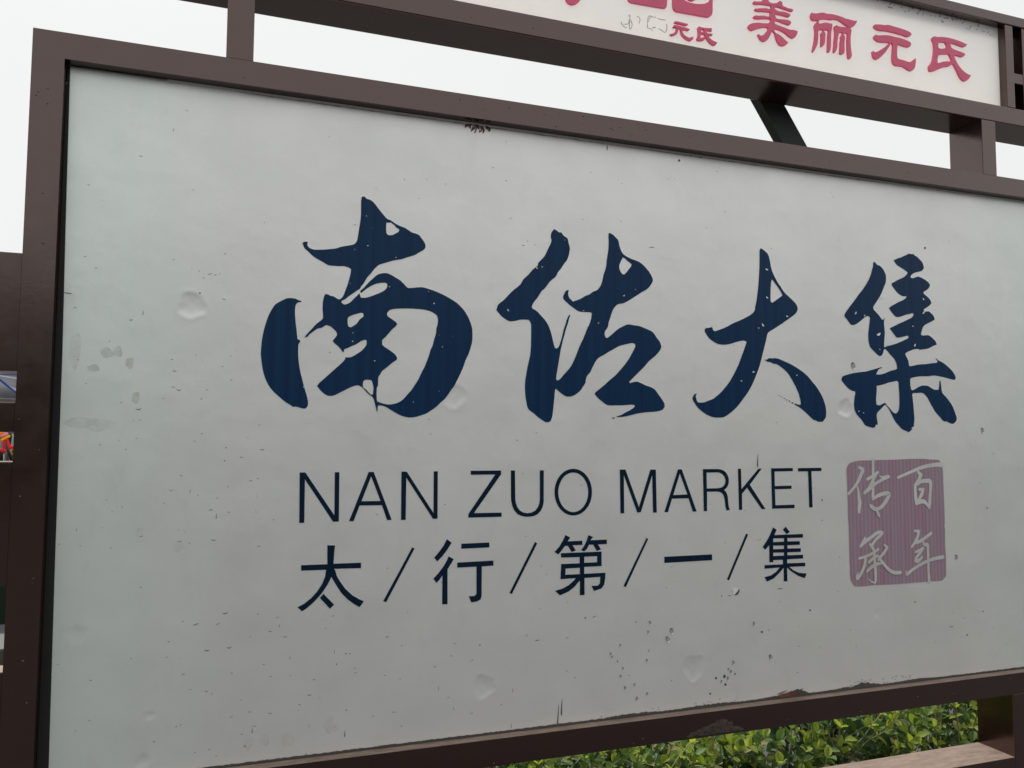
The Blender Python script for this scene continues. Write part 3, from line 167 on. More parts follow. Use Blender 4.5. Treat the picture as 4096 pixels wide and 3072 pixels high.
def m_brown():
    m, t, p = newmat('brown_paint')
    g = t.nodes.new('ShaderNodeNewGeometry'); pos = g.outputs['Position']
    base = ramp(t, noise(t, pos, 11, 9, .78), [(.30, (.0125, .0044, .0036)), (.55, (.0170, .0064, .0053)), (.70, (.0150, .0068, .0058)), (.85, (.026, .0140, .0120))])
    sx = N(t, 'ShaderNodeSeparateXYZ'); t.links.new(g.outputs['Normal'], sx.inputs[0])
    upm = mathn(t, 'MULTIPLY', ramp(t, sx.outputs['Z'], [(.55, (0, 0, 0)), (.8, (1, 1, 1))]).outputs[0],
                ramp(t, noise(t, pos, 24, 5, .7), [(.30, (.72, .72, .72)), (.62, (1, 1, 1))]).outputs[0])
    dust = ramp(t, noise(t, mapv(t, pos, (5, 22, 5)), 3, 9, .75), [(.32, (.125, .088, .068)), (.50, (.225, .165, .128)), (.70, (.325, .248, .195))])
    c = mixc(t, upm, base.outputs[0], dust.outputs[0])
    # pin chips and pale scuffs in the paint
    v = N(t, 'ShaderNodeTexVoronoi'); v.inputs['Scale'].default_value = 33; t.links.new(pos, v.inputs['Vector'])
    ch = ramp(t, v.outputs['Distance'], [(.035, (1, 1, 1)), (.06, (0, 0, 0))]).outputs[0]
    sel = ramp(t, noise(t, pos, 5, 2), [(.60, (0, 0, 0)), (.64, (1, 1, 1))]).outputs[0]
    c = mixc(t, mathn(t, 'MULTIPLY', ch, sel), c, (.30, .27, .25))
    t.links.new(c, p.inputs['Base Color'])
    rr = ramp(t, noise(t, pos, 18, 6, .65), [(.3, (.15, .15, .15)), (.75, (.27, .27, .27))])
    t.links.new(mixc(t, upm, rr.outputs[0], (.75, .75, .75)), p.inputs['Roughness'])
    p.inputs['IOR'].default_value = 2.0; p.inputs['Specular Tint'].default_value = (1, .77, .735, 1)
    bumpn(t, p, noise(t, pos, 70, 3, .55), 0.0010, .10)
    return m
def m_film():
    m, t, p = newmat('silver_white_film')
    pos = geo_pos(t)
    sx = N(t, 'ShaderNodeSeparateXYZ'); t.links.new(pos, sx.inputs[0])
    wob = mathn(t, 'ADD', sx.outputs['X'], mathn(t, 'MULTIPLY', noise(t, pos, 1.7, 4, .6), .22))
    # base colour: greener at the left, warmer across, greener again at far right
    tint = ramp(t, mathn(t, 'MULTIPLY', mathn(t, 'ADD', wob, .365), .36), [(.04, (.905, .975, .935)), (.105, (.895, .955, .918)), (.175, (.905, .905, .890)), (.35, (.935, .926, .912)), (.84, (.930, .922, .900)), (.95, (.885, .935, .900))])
    mot = ramp(t, noise(t, mapv(t, pos, (1, 1, 2.6)), 2.1, 6, .62), [(.30, (.945, .955, .950)), (.50, (.985, .98, .985)), (.72, (1, .995, .985))])
    grime = ramp(t, noise(t, mapv(t, pos, (7, 7, 3)), 3, 7, .72), [(.54, (0, 0, 0)), (.82, (.42, .42, .42))])
    fine = ramp(t, noise(t, pos, 700, 2, .5), [(.35, (.95, .95, .95)), (.65, (1.0, 1.0, 1.0))])
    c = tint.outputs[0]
    for l in (mot, fine):
        mm = N(t, 'ShaderNodeMix', data_type='RGBA', blend_type='MULTIPLY'); mm.inputs['Factor'].default_value = 1
        t.links.new(c, mm.inputs['A']); t.links.new(l.outputs[0], mm.inputs['B']); c = mm.outputs['Result']
    c = mixc(t, grime.outputs[0], c, (.77, .745, .70))
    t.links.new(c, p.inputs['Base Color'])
    rg = ramp(t, noise(t, pos, 6, 5, .65), [(.3, (.36, .36, .36)), (.7, (.47, .47, .47))])
    t.links.new(rg.outputs[0], p.inputs['Roughness']); p.inputs['IOR'].default_value = 1.6
    p.inputs['Metallic'].default_value = .46
    bumpn(t, p, noise(t, mapv(t, pos, (1, 1, 1)), 7, 4, .5), 0.008, .30)
    return m
def m_vinyl(name, c1, c2, rough=.35, stripes=260, lo=.35):
    m, t, p = newmat(name)
    pos = geo_pos(t)
    s = noise(t, mapv(t, pos, (stripes, 1, .6)), 1.0, 2, .5)
    r = ramp(t, s, [(lo, c1), (.72, c2)])
    t.links.new(r.outputs[0], p.inputs['Base Color'])
    p.inputs['Roughness'].default_value = rough; p.inputs['Specular IOR Level'].default_value = .16
    return m
def plain(name, c, rough=.6, metal=0.0, var=.12, scale=20, bump=0.0, bscale=200):
    m, t, p = newmat(name); pos = geo_pos(t)
    lo = tuple(max(0, x*(1-var)) for x in c); hi = tuple(min(1, x*(1+var)) for x in c)
    r = ramp(t, noise(t, pos, scale, 5, .6), [(.3, lo), (.7, hi)])
    t.links.new(r.outputs[0], p.inputs['Base Color'])
    p.inputs['Roughness'].default_value = rough; p.inputs['Metallic'].default_value = metal
    if bump: bumpn(t, p, noise(t, pos, bscale, 4, .6), bump, .6)
    return m
def m_leaf(name, c1, c2, trans):
    m, t, p = newmat(name)
    oi = t.nodes.new('ShaderNodeObjectInfo'); pos = geo_pos(t)
    f = mathn(t, 'FRACT', mathn(t, 'ADD', noise(t, pos, 19, 3, .6), mathn(t, 'MULTIPLY', oi.outputs['Random'], .25)))
    r = ramp(t, f, [(.30, c1), (.75, c2)])
    t.links.new(r.outputs[0], p.inputs['Base Color'])
    p.inputs['Roughness'].default_value = .52; p.inputs['Specular IOR Level'].default_value = .3
    bumpn(t, p, noise(t, pos, 160, 2, .5), .0012, .5)
    tr = N(t, 'ShaderNodeBsdfTranslucent')
    br = N(t, 'ShaderNodeHueSaturation'); br.inputs['Value'].default_value = 1.5; br.inputs['Saturation'].default_value = 1.1
    t.links.new(r.outputs[0], br.inputs['Color']); t.links.new(br.outputs[0], tr.inputs['Color'])
    ms = N(t, 'ShaderNodeMixShader'); ms.inputs[0].default_value = trans
    out = t.nodes['Material Output']
    t.links.new(p.outputs[0], ms.inputs[1]); t.links.new(tr.outputs[0], ms.inputs[2]); t.links.new(ms.outputs[0], out.inputs['Surface'])
    return m
def translucent(m, k, gain=1.0):
    t = m.node_tree; p = t.nodes['Principled BSDF']; out = t.nodes['Material Output']
    tr = N(t, 'ShaderNodeBsdfTranslucent'); src = p.inputs['Base Color'].links[0].from_socket
    t.links.new(src, tr.inputs['Color']); ms = N(t, 'ShaderNodeMixShader'); ms.inputs[0].default_value = k
    t.links.new(p.outputs[0], ms.inputs[1]); t.links.new(tr.outputs[0], ms.inputs[2]); t.links.new(ms.outputs[0], out.inputs['Surface'])
    return m
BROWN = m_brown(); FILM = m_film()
BLUE = m_vinyl('blue_vinyl', (.0048, .0290, .086), (.0066, .042, .112), .3, 70)
NAVY = m_vinyl('navy_vinyl', (.0035, .0145, .036), (.0048, .020, .047), .3, 70)
def m_seal():
    m, t, p = newmat('faded_red_vinyl'); pos = geo_pos(t)
    sx = N(t, 'ShaderNodeSeparateXYZ'); t.links.new(pos, sx.inputs[0])
    w = mathn(t, 'SINE', mathn(t, 'ADD', mathn(t, 'MULTIPLY', sx.outputs['X'], 6.283/.0118), mathn(t, 'MULTIPLY', noise(t, mapv(t, pos, (60, 1, 1)), 1, 2), 5.0)))
    f = mathn(t, 'ADD', mathn(t, 'MULTIPLY', w, .22), mathn(t, 'ADD', mathn(t, 'MULTIPLY', noise(t, mapv(t, pos, (30, 1, 4)), 1, 3), .9), .02))
    r = ramp(t, f, [(.18, (.38, .315, .365)), (.50, (.355, .245, .305)), (.80, (.41, .165, .245))])
    t.links.new(r.outputs[0], p.inputs['Base Color']); p.inputs['Roughness'].default_value = .42; return m
SEALM = m_seal()
RESERVE = plain('bare_film', (.78, .785, .765), .4, .4)
PINK = translucent(plain('pink_acrylic', (.93, .215, .37), .42, var=.05), .3)
WHITE = translucent(plain('white_acrylic', (.95, .94, .935), .32, var=.02, scale=4), .62)
DARK = plain('dark_chip_and_shade', (.075, .073, .068), .6)
PIT = plain('grey_chip', (.42, .42, .40), .45, .2)
BRIGHT = plain('bare_metal_and_highlight', (.92, .93, .92), .35, .1)
SCORCH = plain('scorched_film', (.13, .055, .042), .7, var=.5, scale=300)
RUST = plain('rust_brown', (.16, .062, .042), .75, var=.45, scale=60)
STAIN = plain('dried_mud', (.36, .33, .29), .8, var=.15, scale=120)
BOARD = plain('added_back_grey', (.30, .31, .31), .5, .3)

# ---------------------------------------------------------------- ground
def m_ground():
    m, t, p = newmat('pavement'); pos = geo_pos(t)
    r = ramp(t, noise(t, pos, 1.3, 8, .65), [(.3, (.048, .047, .046)), (.7, (.072, .070, .067))])
    t.links.new(r.outputs[0], p.inputs['Base Color']); p.inputs['Roughness'].default_value = .85
    bumpn(t, p, noise(t, pos, 90, 4, .7), .004, .7); return m
S = 900
g = pyobj('ground', [(-S, -S, 0), (S, -S, 0), (S, S, 0), (-S, S, 0)], [(0, 1, 2, 3)], m_ground()); g['kind'] = 'structure'
SOIL = plain('soil', (.06, .045, .032), .95, var=.35, scale=30, bump=.02, bscale=60)
b = pyobj('planting_bed', [(-1.9, .2, .004), (4.4, .2, .004), (4.4, 1.5, .004), (-1.9, 1.5, .004)], [(0, 1, 2, 3)], SOIL); b['kind'] = 'structure'

# unseen tree belt added behind the camera to darken gloss reflections; another far beyond
def added_tree_line():
    r = random.Random(3); V, F = [], []
    bm = bmesh.new(); bmesh.ops.create_icosphere(bm, subdivisions=2, radius=1)
    sv = [v.co.copy() for v in bm.verts]; sf = [tuple(v.index for v in f.verts) for f in bm.faces]; bm.free()
    for k in range(1500):
        x = r.uniform(-60, 62); y = -26-r.random()*4; hmax = 5.7 if k < 600 else 7.0+1.3*math.sin(x*.35)+.8*math.sin(x*.9+1)
        if k >= 600: x *= 2.4; y = 84+r.random()*8
        z = r.uniform(.6, hmax); R_ = r.uniform(.6, 1.4)*(1 if k < 600 else 1.7); o = len(V)
        for v in sv:
            k_ = R_*(1+.25*math.sin(v.x*7+k)*math.sin(v.y*6+k*2)*math.sin(v.z*8+k*3)); V.append((x+v.x*k_, y+v.y*k_, z+v.z*k_*.9))
        F.extend(tuple(a+o for a in f) for f in sf)
    return V, F
o = pyobj('added_tree_line', *added_tree_line(), plain('distant_foliage', (.028, .044, .019), .8, var=.5, scale=2.5, bump=.15, bscale=3)); o['kind'] = 'stuff'; o['label'] = 'green tree belt added unseen behind the camera for the gloss, and trees far beyond the sign'; o['category'] = 'trees'

# ---------------------------------------------------------------- the sign
SIGN = empty('market_sign', (0.983, 0.056, 0), 'big brown steel signboard with silver panel, blue brush characters and pink-lettered header', 'sign')
X0, X1, XI0, XI1 = -.3455, 2.3115, -.2935, 2.2595
ZB, ZBI, ZTI, ZT = .8836, .9375, 2.2315, 2.2805
DEP = .112
def ring():
    bm = bmesh.new()
    o = [(X0, ZB), (X1, ZB), (X1, ZT), (X0, ZT)]; i = [(XI0, ZBI), (XI1, ZBI), (XI1, ZTI), (XI0, ZTI)]
    def vs(l, y): return [bm.verts.new((a, y, c)) for a, c in l]
    of, inf, ob, ib = vs(o, 0), vs(i, 0), vs(o, DEP), vs(i, DEP)
    for k in range(4):
        n = (k+1) % 4
        bm.faces.new((of[k], of[n], inf[n], inf[k])); bm.faces.new((ob[n], ob[k], ib[k], ib[n]))
        bm.faces.new((of[n], of[k], ob[k], ob[n])); bm.faces.new((inf[k], inf[n], ib[n], ib[k]))
    ed = [e for e in bm.edges if len(e.link_faces) == 2 and e.calc_face_angle(0) > .5]
    bmesh.ops.bevel(bm, geom=ed, offset=.0035, segments=2, affect='EDGES', profile=.6)
    bmesh.ops.recalc_face_normals(bm, faces=bm.faces[:])
    return bm
bmobj('frame', ring(), BROWN, SIGN)

def warp(x, z):
    s = min(1, max(0, (.04-x)/.334)); q = min(1, max(0, (z-1.60)/.55)); q = q*q*(3-2*q)
    return .026
DV = []
def depth(x, z):
    d = warp(x, z)
    for cx, cz, r, a in DENTS:
        u = math.hypot(x-cx, z-cz)/r
        if u < 1.25:
            ang = math.atan2(z-cz, x-cx)
            uu = u*(1+.10*math.sin(3*ang+cx*9)+.06*math.sin(5*ang+cz*7))
            d += .50*a*(.0030*max(0, 1-uu*uu)**.8 - .0009*math.exp(-((uu-1.02)/.10)**2))
            d += .6*a*.0007*math.sin(9*(x-cx)/r+2)*math.sin(7*(z-cz)/r)*max(0, 1-uu)
    return d
def panel():
    px0, px1, pz0, pz1 = XI0-.012, XI1+.012, ZBI-.010, ZTI+.010
    nx, nz = 560, 300
    xs = np.linspace(px0, px1, nx+1); zs = np.linspace(pz0, pz1, nz+1)
    # keep the sheet inside the frame tubes
    V = []
    for z in zs:
        for x in xs: V.append((x, 0, z))
    V = np.array(V)
    s = np.clip((.04-V[:, 0])/.334, 0, 1); q = np.clip((V[:, 2]-1.60)/.55, 0, 1); q = q*q*(3-2*q)
    d = .026 + 0*s
    for cx, cz, r, a in DENTS:
        u = np.hypot(V[:, 0]-cx, V[:, 2]-cz)/r
        for k in np.nonzero(u < 1.3)[0]: d[k] = depth(V[k, 0], V[k, 2])
    V[:, 1] = d
    F = [(j*(nx+1)+i, j*(nx+1)+i+1, (j+1)*(nx+1)+i+1, (j+1)*(nx+1)+i) for j in range(nz) for i in range(nx)]
    return V, F
pv, pf = panel()
# trim to the opening so that no vertex lies inside the tubes
pv[:, 0] = np.clip(pv[:, 0], XI0+.0008, XI1-.0008); pv[:, 2] = np.clip(pv[:, 2], ZBI+.0012, ZTI-.0006)
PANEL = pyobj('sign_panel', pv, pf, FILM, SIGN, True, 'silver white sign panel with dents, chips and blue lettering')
box('added_back_board', XI0, XI1, .1135, .1165, ZBI, ZTI, BOARD, SIGN, 0)  # unseen board added behind the panel to block light

# black rubber gasket down the panel's edge
pyobj('gasket', [(XI0+.0006, .0252, ZBI+.002), (XI0+.0195, .0252, ZBI+.002), (XI0+.0150, .0252, 1.34), (XI0+.0125, .0252, 1.70), (XI0+.0085, .0252, 1.95), (XI0+.0050, .0252, ZTI-.002), (XI0+.0006, .0252, ZTI-.002)], [(0, 1, 2, 3, 4, 5, 6)], plain('black_rubber', (.012, .012, .012), .7), PANEL)
def smooth_loop(pts):
    n = len(pts); out = []
    P = [Vector(p) for p in pts]
    def ang(i):
        a = P[i]-P[i-1]; b = P[(i+1) % n]-P[i]
        return a.angle(b, 0) if a.length > 1e-9 and b.length > 1e-9 else 0
    A = [ang(i) for i in range(n)]
    for i in range(n):
        out.append(P[i])
        j = (i+1) % n
        if A[i] < .75 and A[j] < .75:
            m = (P[i]+P[j])*.5625 - (P[i-1]+P[(i+2) % n])*.0625
            out.append(m)
    return out
def glyph_mesh(name, loops, y, thick, bev=0.0, smooth=True):
    cu = bpy.data.curves.new(name, 'CURVE'); cu.dimensions = '2D'; cu.fill_mode = 'BOTH'
    cu.extrude = thick/2; cu.bevel_depth = bev; cu.bevel_resolution = 1; cu.offset = -bev
    for L in loops:
        pts = [(L[k]*1e-4, L[k+1]*1e-4) for k in range(0, len(L), 2)]
        if smooth and len(pts) > 10: pts = smooth_loop(pts)
        s = cu.splines.new('POLY'); s.points.add(len(pts)-1); s.use_cyclic_u = True
        for q, p in zip(s.points, pts): q.co = (p[0], p[1], 0, 1)
    o = bpy.data.objects.new('tmp', cu); col.objects.link(o)
    dg = bpy.context.evaluated_depsgraph_get(); dg.update()
    me = bpy.data.meshes.new_from_object(o.evaluated_get(dg))
    bpy.data.objects.remove(o); bpy.data.curves.remove(cu)
    me.materials.clear()
    me.transform(Matrix.Translation((0, y, 0)) @ Matrix.Rotation(math.pi/2, 4, 'X'))
    me.name = name
    return me
YV = .0252
for name, label, kind, loops in GLYPHS:
    meobj(name, glyph_mesh(name, loops, YV+.0002, 0.0004, 0, kind == 'blue'), BLUE if kind == 'blue' else NAVY, PANEL, False, label)
seal = meobj('seal_stamp', glyph_mesh('seal_stamp', [SEAL], YV+.0002, .0004), SEALM, PANEL, False, 'faded red rounded stamp with four pale handwritten characters')
def strip(pts, y):
    P = [Vector((a, b)) for a, b, w in pts]; Wd = [w for a, b, w in pts]
    # densify with Catmull-Rom
    Q, R = [], []
    n = len(P)
    for i in range(n-1):
        p0, p1, p2, p3 = P[max(i-1, 0)], P[i], P[i+1], P[min(i+2, n-1)]
        for k in range(6):
            t = k/6
            Q.append(.5*((2*p1)+(p2-p0)*t+(2*p0-5*p1+4*p2-p3)*t*t+(3*p1-p0-3*p2+p3)*t**3)); R.append(Wd[i]*(1-t)+Wd[i+1]*t)
    Q.append(P[-1]); R.append(Wd[-1])
    V, F = [], []
    # rounded ends
    def add(p, d, r):
        nrm = Vector((-d.y, d.x)); a, b = p+nrm*r, p-nrm*r
        V.append((a.x, y, a.y)); V.append((b.x, y, b.y))
    d0 = (Q[1]-Q[0]).normalized(); d1 = (Q[-1]-Q[-2]).normalized()
    for k in (0, 1, 2): t = math.pi/2*(k/3); add(Q[0]-d0*R[0]*.5*math.cos(t), d0, R[0]*.5*max(math.sin(t), .15))
    for i in range(len(Q)):
        d = (Q[min(i+1, len(Q)-1)]-Q[max(i-1, 0)]).normalized(); add(Q[i], d, R[i]*.5)
    for k in (2, 1, 0): t = math.pi/2*(k/3); add(Q[-1]+d1*R[-1]*.5*math.cos(t), d1, R[-1]*.5*max(math.sin(t), .15))
    m = len(V)//2
    F = [(2*i, 2*i+1, 2*i+3, 2*i+2) for i in range(m-1)]
    return V, F
NM = ['pale handwritten character at the stamp\'s upper left', 'pale handwritten character at the stamp\'s upper right', 'pale handwritten character at the stamp\'s lower right', 'pale handwritten character at the stamp\'s lower left']
for ch, lab in zip(SEALSTROKES, NM):
    V, F = [], []
    for si, st in enumerate(ch):
        pts = [(st[k]*1e-4, st[k+1]*1e-4, st[k+2]*1.14e-4) for k in range(0, len(st), 3)]
        v, f = strip(pts, YV-.0003-.00012*si)
        o = len(V); V += v; F += [tuple(a+o for a in q) for q in f]
    pyobj('brush_stroke', V, F, RESERVE, PANEL, False, lab)

# chips, scorch marks, pits with painted shade and highlight: flakes lying on the film
random.seed(11)
def flake(out, cx, cz, pts, off):
    V, F = out; o = len(V)
    for a, b in pts: V.append((cx+a, depth(cx+a, cz+b)-off, cz+b))
    F.append(tuple(range(o, o+len(pts))))
def curve_pts(L, w, sag, ang, n=5):
    up_, dn = [], []
    for i in range(n):
        u = i/(n-1)*2-1; hw = w*(1-u*u)**.5*.5 + w*.08
        x, y = u*L/2, sag*(u*u-1)
        up_.append((x, y+hw)); dn.append((x, y-hw))
    c, s = math.cos(ang), math.sin(ang)
    return [(a*c-b*s, a*s+b*c) for a, b in up_+dn[::-1]]
lay = {k: ([], []) for k in ('dark', 'grey', 'bright', 'scorch')}
for t_, x, z, s in MARKS:
    x, z, s = x*1e-4, z*1e-4, s*1e-4*{'d': .62, 'c': .8, 'l': .75, 's': .85, 'p': .72, 'w': .8, 'W': .30, 'b': 1.25}[t_]; rr = random.random
    off = .0005 + .0002*rr()
    if t_ == 'd':
        n = 7; flake(lay['dark'], x, z, [(s*.5*(.8+.4*rr())*math.cos(6.283*k/n), s*.5*(.8+.4*rr())*math.sin(6.283*k/n)) for k in range(n)], off)
    elif t_ == 'c': flake(lay['dark'], x, z, curve_pts(s, max(.0007, s*.12), s*.22, (rr()-.5)*.5), off)
    elif t_ == 'l': flake(lay['dark'], x, z, curve_pts(s, max(.0007, s*.09), s*.06*(rr()-.5), (rr()-.35)*.7), off)
    elif t_ == 's':
        w = max(.0009, min(.0035, s*.13))
        flake(lay['dark'], x, z, [(-w*.1+s*.05, s*.5), (w*.1+s*.05, s*.5), (w*.45, -s*.35), (w*.3, -s*.5), (-w*.3, -s*.5), (-w*.45, -s*.35)], off)
    elif t_ == 'p':
        n = 8; flake(lay['grey'], x, z, [(s*.36*(.7+.5*rr())*math.cos(6.283*k/n), s*.5*(.7+.5*rr())*math.sin(6.283*k/n)) for k in range(n)], off)
        flake(lay['dark'], x-s*.06, z+s*.20, curve_pts(s*.5, s*.12, -s*.22, .2+rr()*.5), off+.0004)  # shade painted under the pit's upper rim
        flake(lay['bright'], x+s*.10, z-s*.22, curve_pts(s*.55, s*.24, s*.18, .3), off+.0004)  # highlight painted on the pit's lower rim
    elif t_ in 'wW':
        flake(lay['bright'], x, z, curve_pts(s*.8, s*.30, s*.12, rr()*2-1), .0022 if t_ == 'W' else off+.0003)
        if t_ == 'w' and s > .01:
            flake(lay['dark'], x+s*.12, z-s*.25, curve_pts(s*.7, s*.16, s*.1, .9), off+.0005)
            flake(lay['bright'], x-s*.1, z-s*.2, curve_pts(s*.6, s*.2, 0, 1.0), off+.0007)
    elif t_ == 'b': flake(lay['scorch'], x, z, curve_pts(s, s*.22, s*.1, 1.0+rr()*.6), off)
for k in range(95):                                             # the finest nicks, denser low down and to the left
    x = XI0+.02+2.4*random.random()**1.4; z = ZBI+.02+1.15*random.random()**1.5; s = .002+.004*random.random()
    flake(lay['dark'], x, z, curve_pts(s, .0008, s*.2, (random.random()-.4)*1.2), .0004)
for k, m_ in (('dark', DARK), ('grey', PIT), ('bright', BRIGHT), ('scorch', SCORCH)):
    o = pyobj('chips_and_pit_shading', *lay[k], m_, PANEL); o['kind'] = 'stuff'
# dried mud spots
def m_mud(name, c, lo, hi):
    m, t, p = newmat(name); pos = geo_pos(t)
    a = ramp(t, noise(t, pos, 55, 4, .6), [(.30, (lo, lo, lo)), (.70, (hi, hi, hi))])
    p.inputs['Base Color'].default_value = (*c, 1); p.inputs['Roughness'].default_value = .85
    t.links.new(a.outputs[0], p.inputs['Alpha']); return m
for pick, m_ in ((STAINS[:5], m_mud('tan_mud', (.52, .45, .36), .08, .32)), (STAINS[5:], m_mud('faint_mud', (.48, .42, .36), 0, .14))):
    mv = ([], [])
    for x, z, rx, rz in pick:
        n = 22; ph = random.random()*6
        flake(mv, x, z, [(rx*(.85+.14*math.sin(2*6.283*k/n+ph)+.10*random.random())*math.cos(6.283*k/n), rz*(.85+.14*math.sin(3*6.283*k/n+ph)+.10*random.random())*math.sin(6.283*k/n)) for k in range(n)], .0003)
    o = pyobj('mud_spots', *mv, m_, PANEL); o['kind'] = 'stuff'
# torn film along the upper edge and black peeled sealant along the lower one
def edge_strip(zc, side, wfun, mat, name, off, xa, xb, step=.006):
    V, F = [], []; n = int((xb-xa)/step)
    for i in range(n+1):
        x = xa+(xb-xa)*i/n; w = wfun(x)
        V.append((x, depth(x, zc-side*.004)-off, zc)); V.append((x, depth(x, zc-side*.004)-off, zc-side*w))
    F = [(2*i, 2*i+1, 2*i+3, 2*i+2) for i in range(n)]
    return pyobj(name, V, F, mat, PANEL)
random.seed(5)
edge_strip(ZTI-.0006, 1, lambda x: .0026+.0022*random.random()+(.004 if .38 < x < .9 and random.random() < .25 else 0), plain('torn_white_film', (.93, .93, .93), .6, var=.03), 'torn_edge', .0016, XI0+.17, 2.2)
edge_strip(ZTI-.0058, 1, lambda x: .0004+.0009*max(0, random.random()-.35), SCORCH, 'torn_edge_crack', .0019, XI0+.3, 1.6, .01)
def wl(x):
    w = .0034+.0014*random.random()
    if .80 < x < 1.75: w += .004*(.5+.5*math.sin(x*31))*(.4+random.random()*.6)
    if 1.27 < x < 1.34: w += .011*math.sin((x-1.27)/.07*3.14)*random.uniform(.7, 1)
    if 1.47 < x < 1.56: w += .009*math.sin((x-1.47)/.09*3.14)*random.uniform(.3, 1)
    return w
edge_strip(ZBI+.0012, -1, wl, DARK, 'peeled_edge', .0007, XI0+.02, 2.2, .004)
V, F = [], []
for k in range(16):
    x = 1.245+.085*random.random(); z = ZBI+.004+.012*random.random(); flake((V, F), x, z, curve_pts(.026+.03*random.random(), .0022, .001, .10+.22*random.random()), .0012+.00008*k)
pyobj('rusty_scrape', V, F, RUST, PANEL, False, 'rust brown scrape at the panel\'s lower edge')
# dried mortar splash on the bottom tube
random.seed(8); V, F = [], []
for k, (cx, rx, hz, th) in enumerate(((1.058, .060, .018, .0012), (1.075, .034, .028, .0022), (1.030, .026, .013, .0020), (1.108, .022, .011, .0016), (.995, .010, .007, .0010), (1.128, .009, .006, .0010))):
    n = 30; o = len(V); V.append((cx, -th, ZB+.004+hz*.4))
    for ring_ in (.62, 1.0):
        for q in range(n):
            a = 6.283*q/n; w = ring_*(.78+.36*random.random())
            V.append((cx+rx*w*math.cos(a), (-th*random.uniform(.6, 1.1) if ring_ < 1 else -.0003-.00005*k), max(ZB+.0035, ZB+.004+hz*.45+hz*.62*w*math.sin(a))))
    F += [(o, o+1+(q+1) % n, o+1+q) for q in range(n)]
    F += [(o+1+q, o+1+(q+1) % n, o+1+n+(q+1) % n, o+1+n+q) for q in range(n)]
pyobj('mortar_splash', V, F, plain('dried_mortar', (.062, .046, .037), .95, var=.55, scale=90, bump=.004, bscale=160), SIGN, False)

# nicks and specks in the tube paint
random.seed(31); lays = [([], []), ([], [])]
def nick(x, z, s, k):
    V, F = lays[k]; o = len(V); n = 6; a0 = random.random()*6
    for q in range(n): V.append((x+s*(.6+.6*random.random())*math.cos(a0+6.283*q/n), -.0004-.00002*random.random(), z+s*(.3+.4*random.random())*math.sin(a0+6.283*q/n)))
    F.append(tuple(range(o, o+n))[::-1])
for k in range(150):
    q = random.random()
    if q < .42: x, z = random.choice([random.uniform(X0, 2.2), random.uniform(.4, .9)]), random.uniform(ZTI+.006, ZT-.006)
    elif q < .62: x, z = random.uniform(X0+.006, XI0-.006), random.uniform(1.0, 2.2)
    elif q < .80: x, z = random.uniform(0, 2.2), random.uniform(ZB+.006, ZBI-.006)
    else: x, z = random.uniform(0, 2.1), random.uniform(2.440, 2.478)
    nick(x, z, random.uniform(.0006, .0022), 0 if random.random() < .6 else 1)
for ly, m_ in zip(lays, (plain('bare_primer', (.022, .014, .012), .8), plain('pale_scuff', (.20, .165, .15), .7, var=.3))):
    o = pyobj('paint_nicks', *ly, m_, SIGN); o['kind'] = 'stuff'
# header
HX0, HX1 = -.505, 2.471
box('header_rail', HX0, HX1, 0, DEP, 2.434, 2.4835, BROWN, SIGN, .003)
box('header_rail', HX0, HX1, -.0005, .058, 2.7235, 2.7535, BROWN, SIGN, .003)
HP = box('header_panel', -.0710, 2.0370, .0225, .030, 2.4838, 2.7232, WHITE, SIGN, 0, 'white header panel with raised pink characters')
for a in (-.1010, 2.0373):
    box('header_post', a, a+.030, .0008, DEP-.001, 2.4838, 2.7232, BROWN, SIGN, .002)
for xs in ((2.1022, 2.1322), (2.1970, 2.2270), (2.2920, 2.3220), (2.4410, 2.4710), (-.166, -.136), (-.261, -.231), (-.356, -.326), (-.505, -.475)):
    box('lattice_bar', xs[0], xs[1], .0012, DEP-.001, 2.4838, 2.7232, BROWN, SIGN, .0015)
for xs, zz in (((2.0676, 2.1019), (2.557, 2.587)), ((2.1325, 2.1967), (2.610, 2.640)), ((2.2273, 2.2917), (2.557, 2.587)), ((2.3223, 2.4407), (2.610, 2.640)),
               ((-.1357, -.1013), (2.557, 2.587)), ((-.2307, -.1663), (2.610, 2.640)), ((-.3257, -.2613), (2.557, 2.587)), ((-.4747, -.3563), (2.610, 2.640))):
    box('lattice_bar', xs[0], xs[1], .0016, DEP-.002, zz[0], zz[1], BROWN, SIGN, .0015)
for a in (-.0198, 1.936):
    box('header_upright', a, a+.0503, .0003, .106, ZT-.0005, 2.4345, BROWN, SIGN, .0015)
# ragged sealant at the header panel's top right
random.seed(21); V, F = [], []
for k in range(60):
    x = 1.55+.48*random.random()**.6; z = 2.7232-.002-.018*random.random()**2*(1 if x < 1.9 else 1.6); s = .003+.008*random.random()
    o = len(V)
    for a, b_ in curve_pts(s, s*.3, s*.1, random.random()*1.5-.7): V.append((x+a, .0221-.00004*k/2, min(2.7231, z+b_)))
    F.append(tuple(range(o, len(V))))
o = pyobj('sealant_specks', V, F, plain('grey_sealant', (.42, .41, .40), .8, var=.4, scale=200), HP); o['kind'] = 'stuff'
V, F = [], []
for ax, az, segs in ((1.012, 2.545, 'a'), (1.052, 2.547, 'b'), (1.086, 2.545, 'c')): pass
for name, label, loops in HEADER:
    meobj(name, glyph_mesh(name, loops, .0165+.0024, .0048, .0005, True), PINK, HP, False, label)
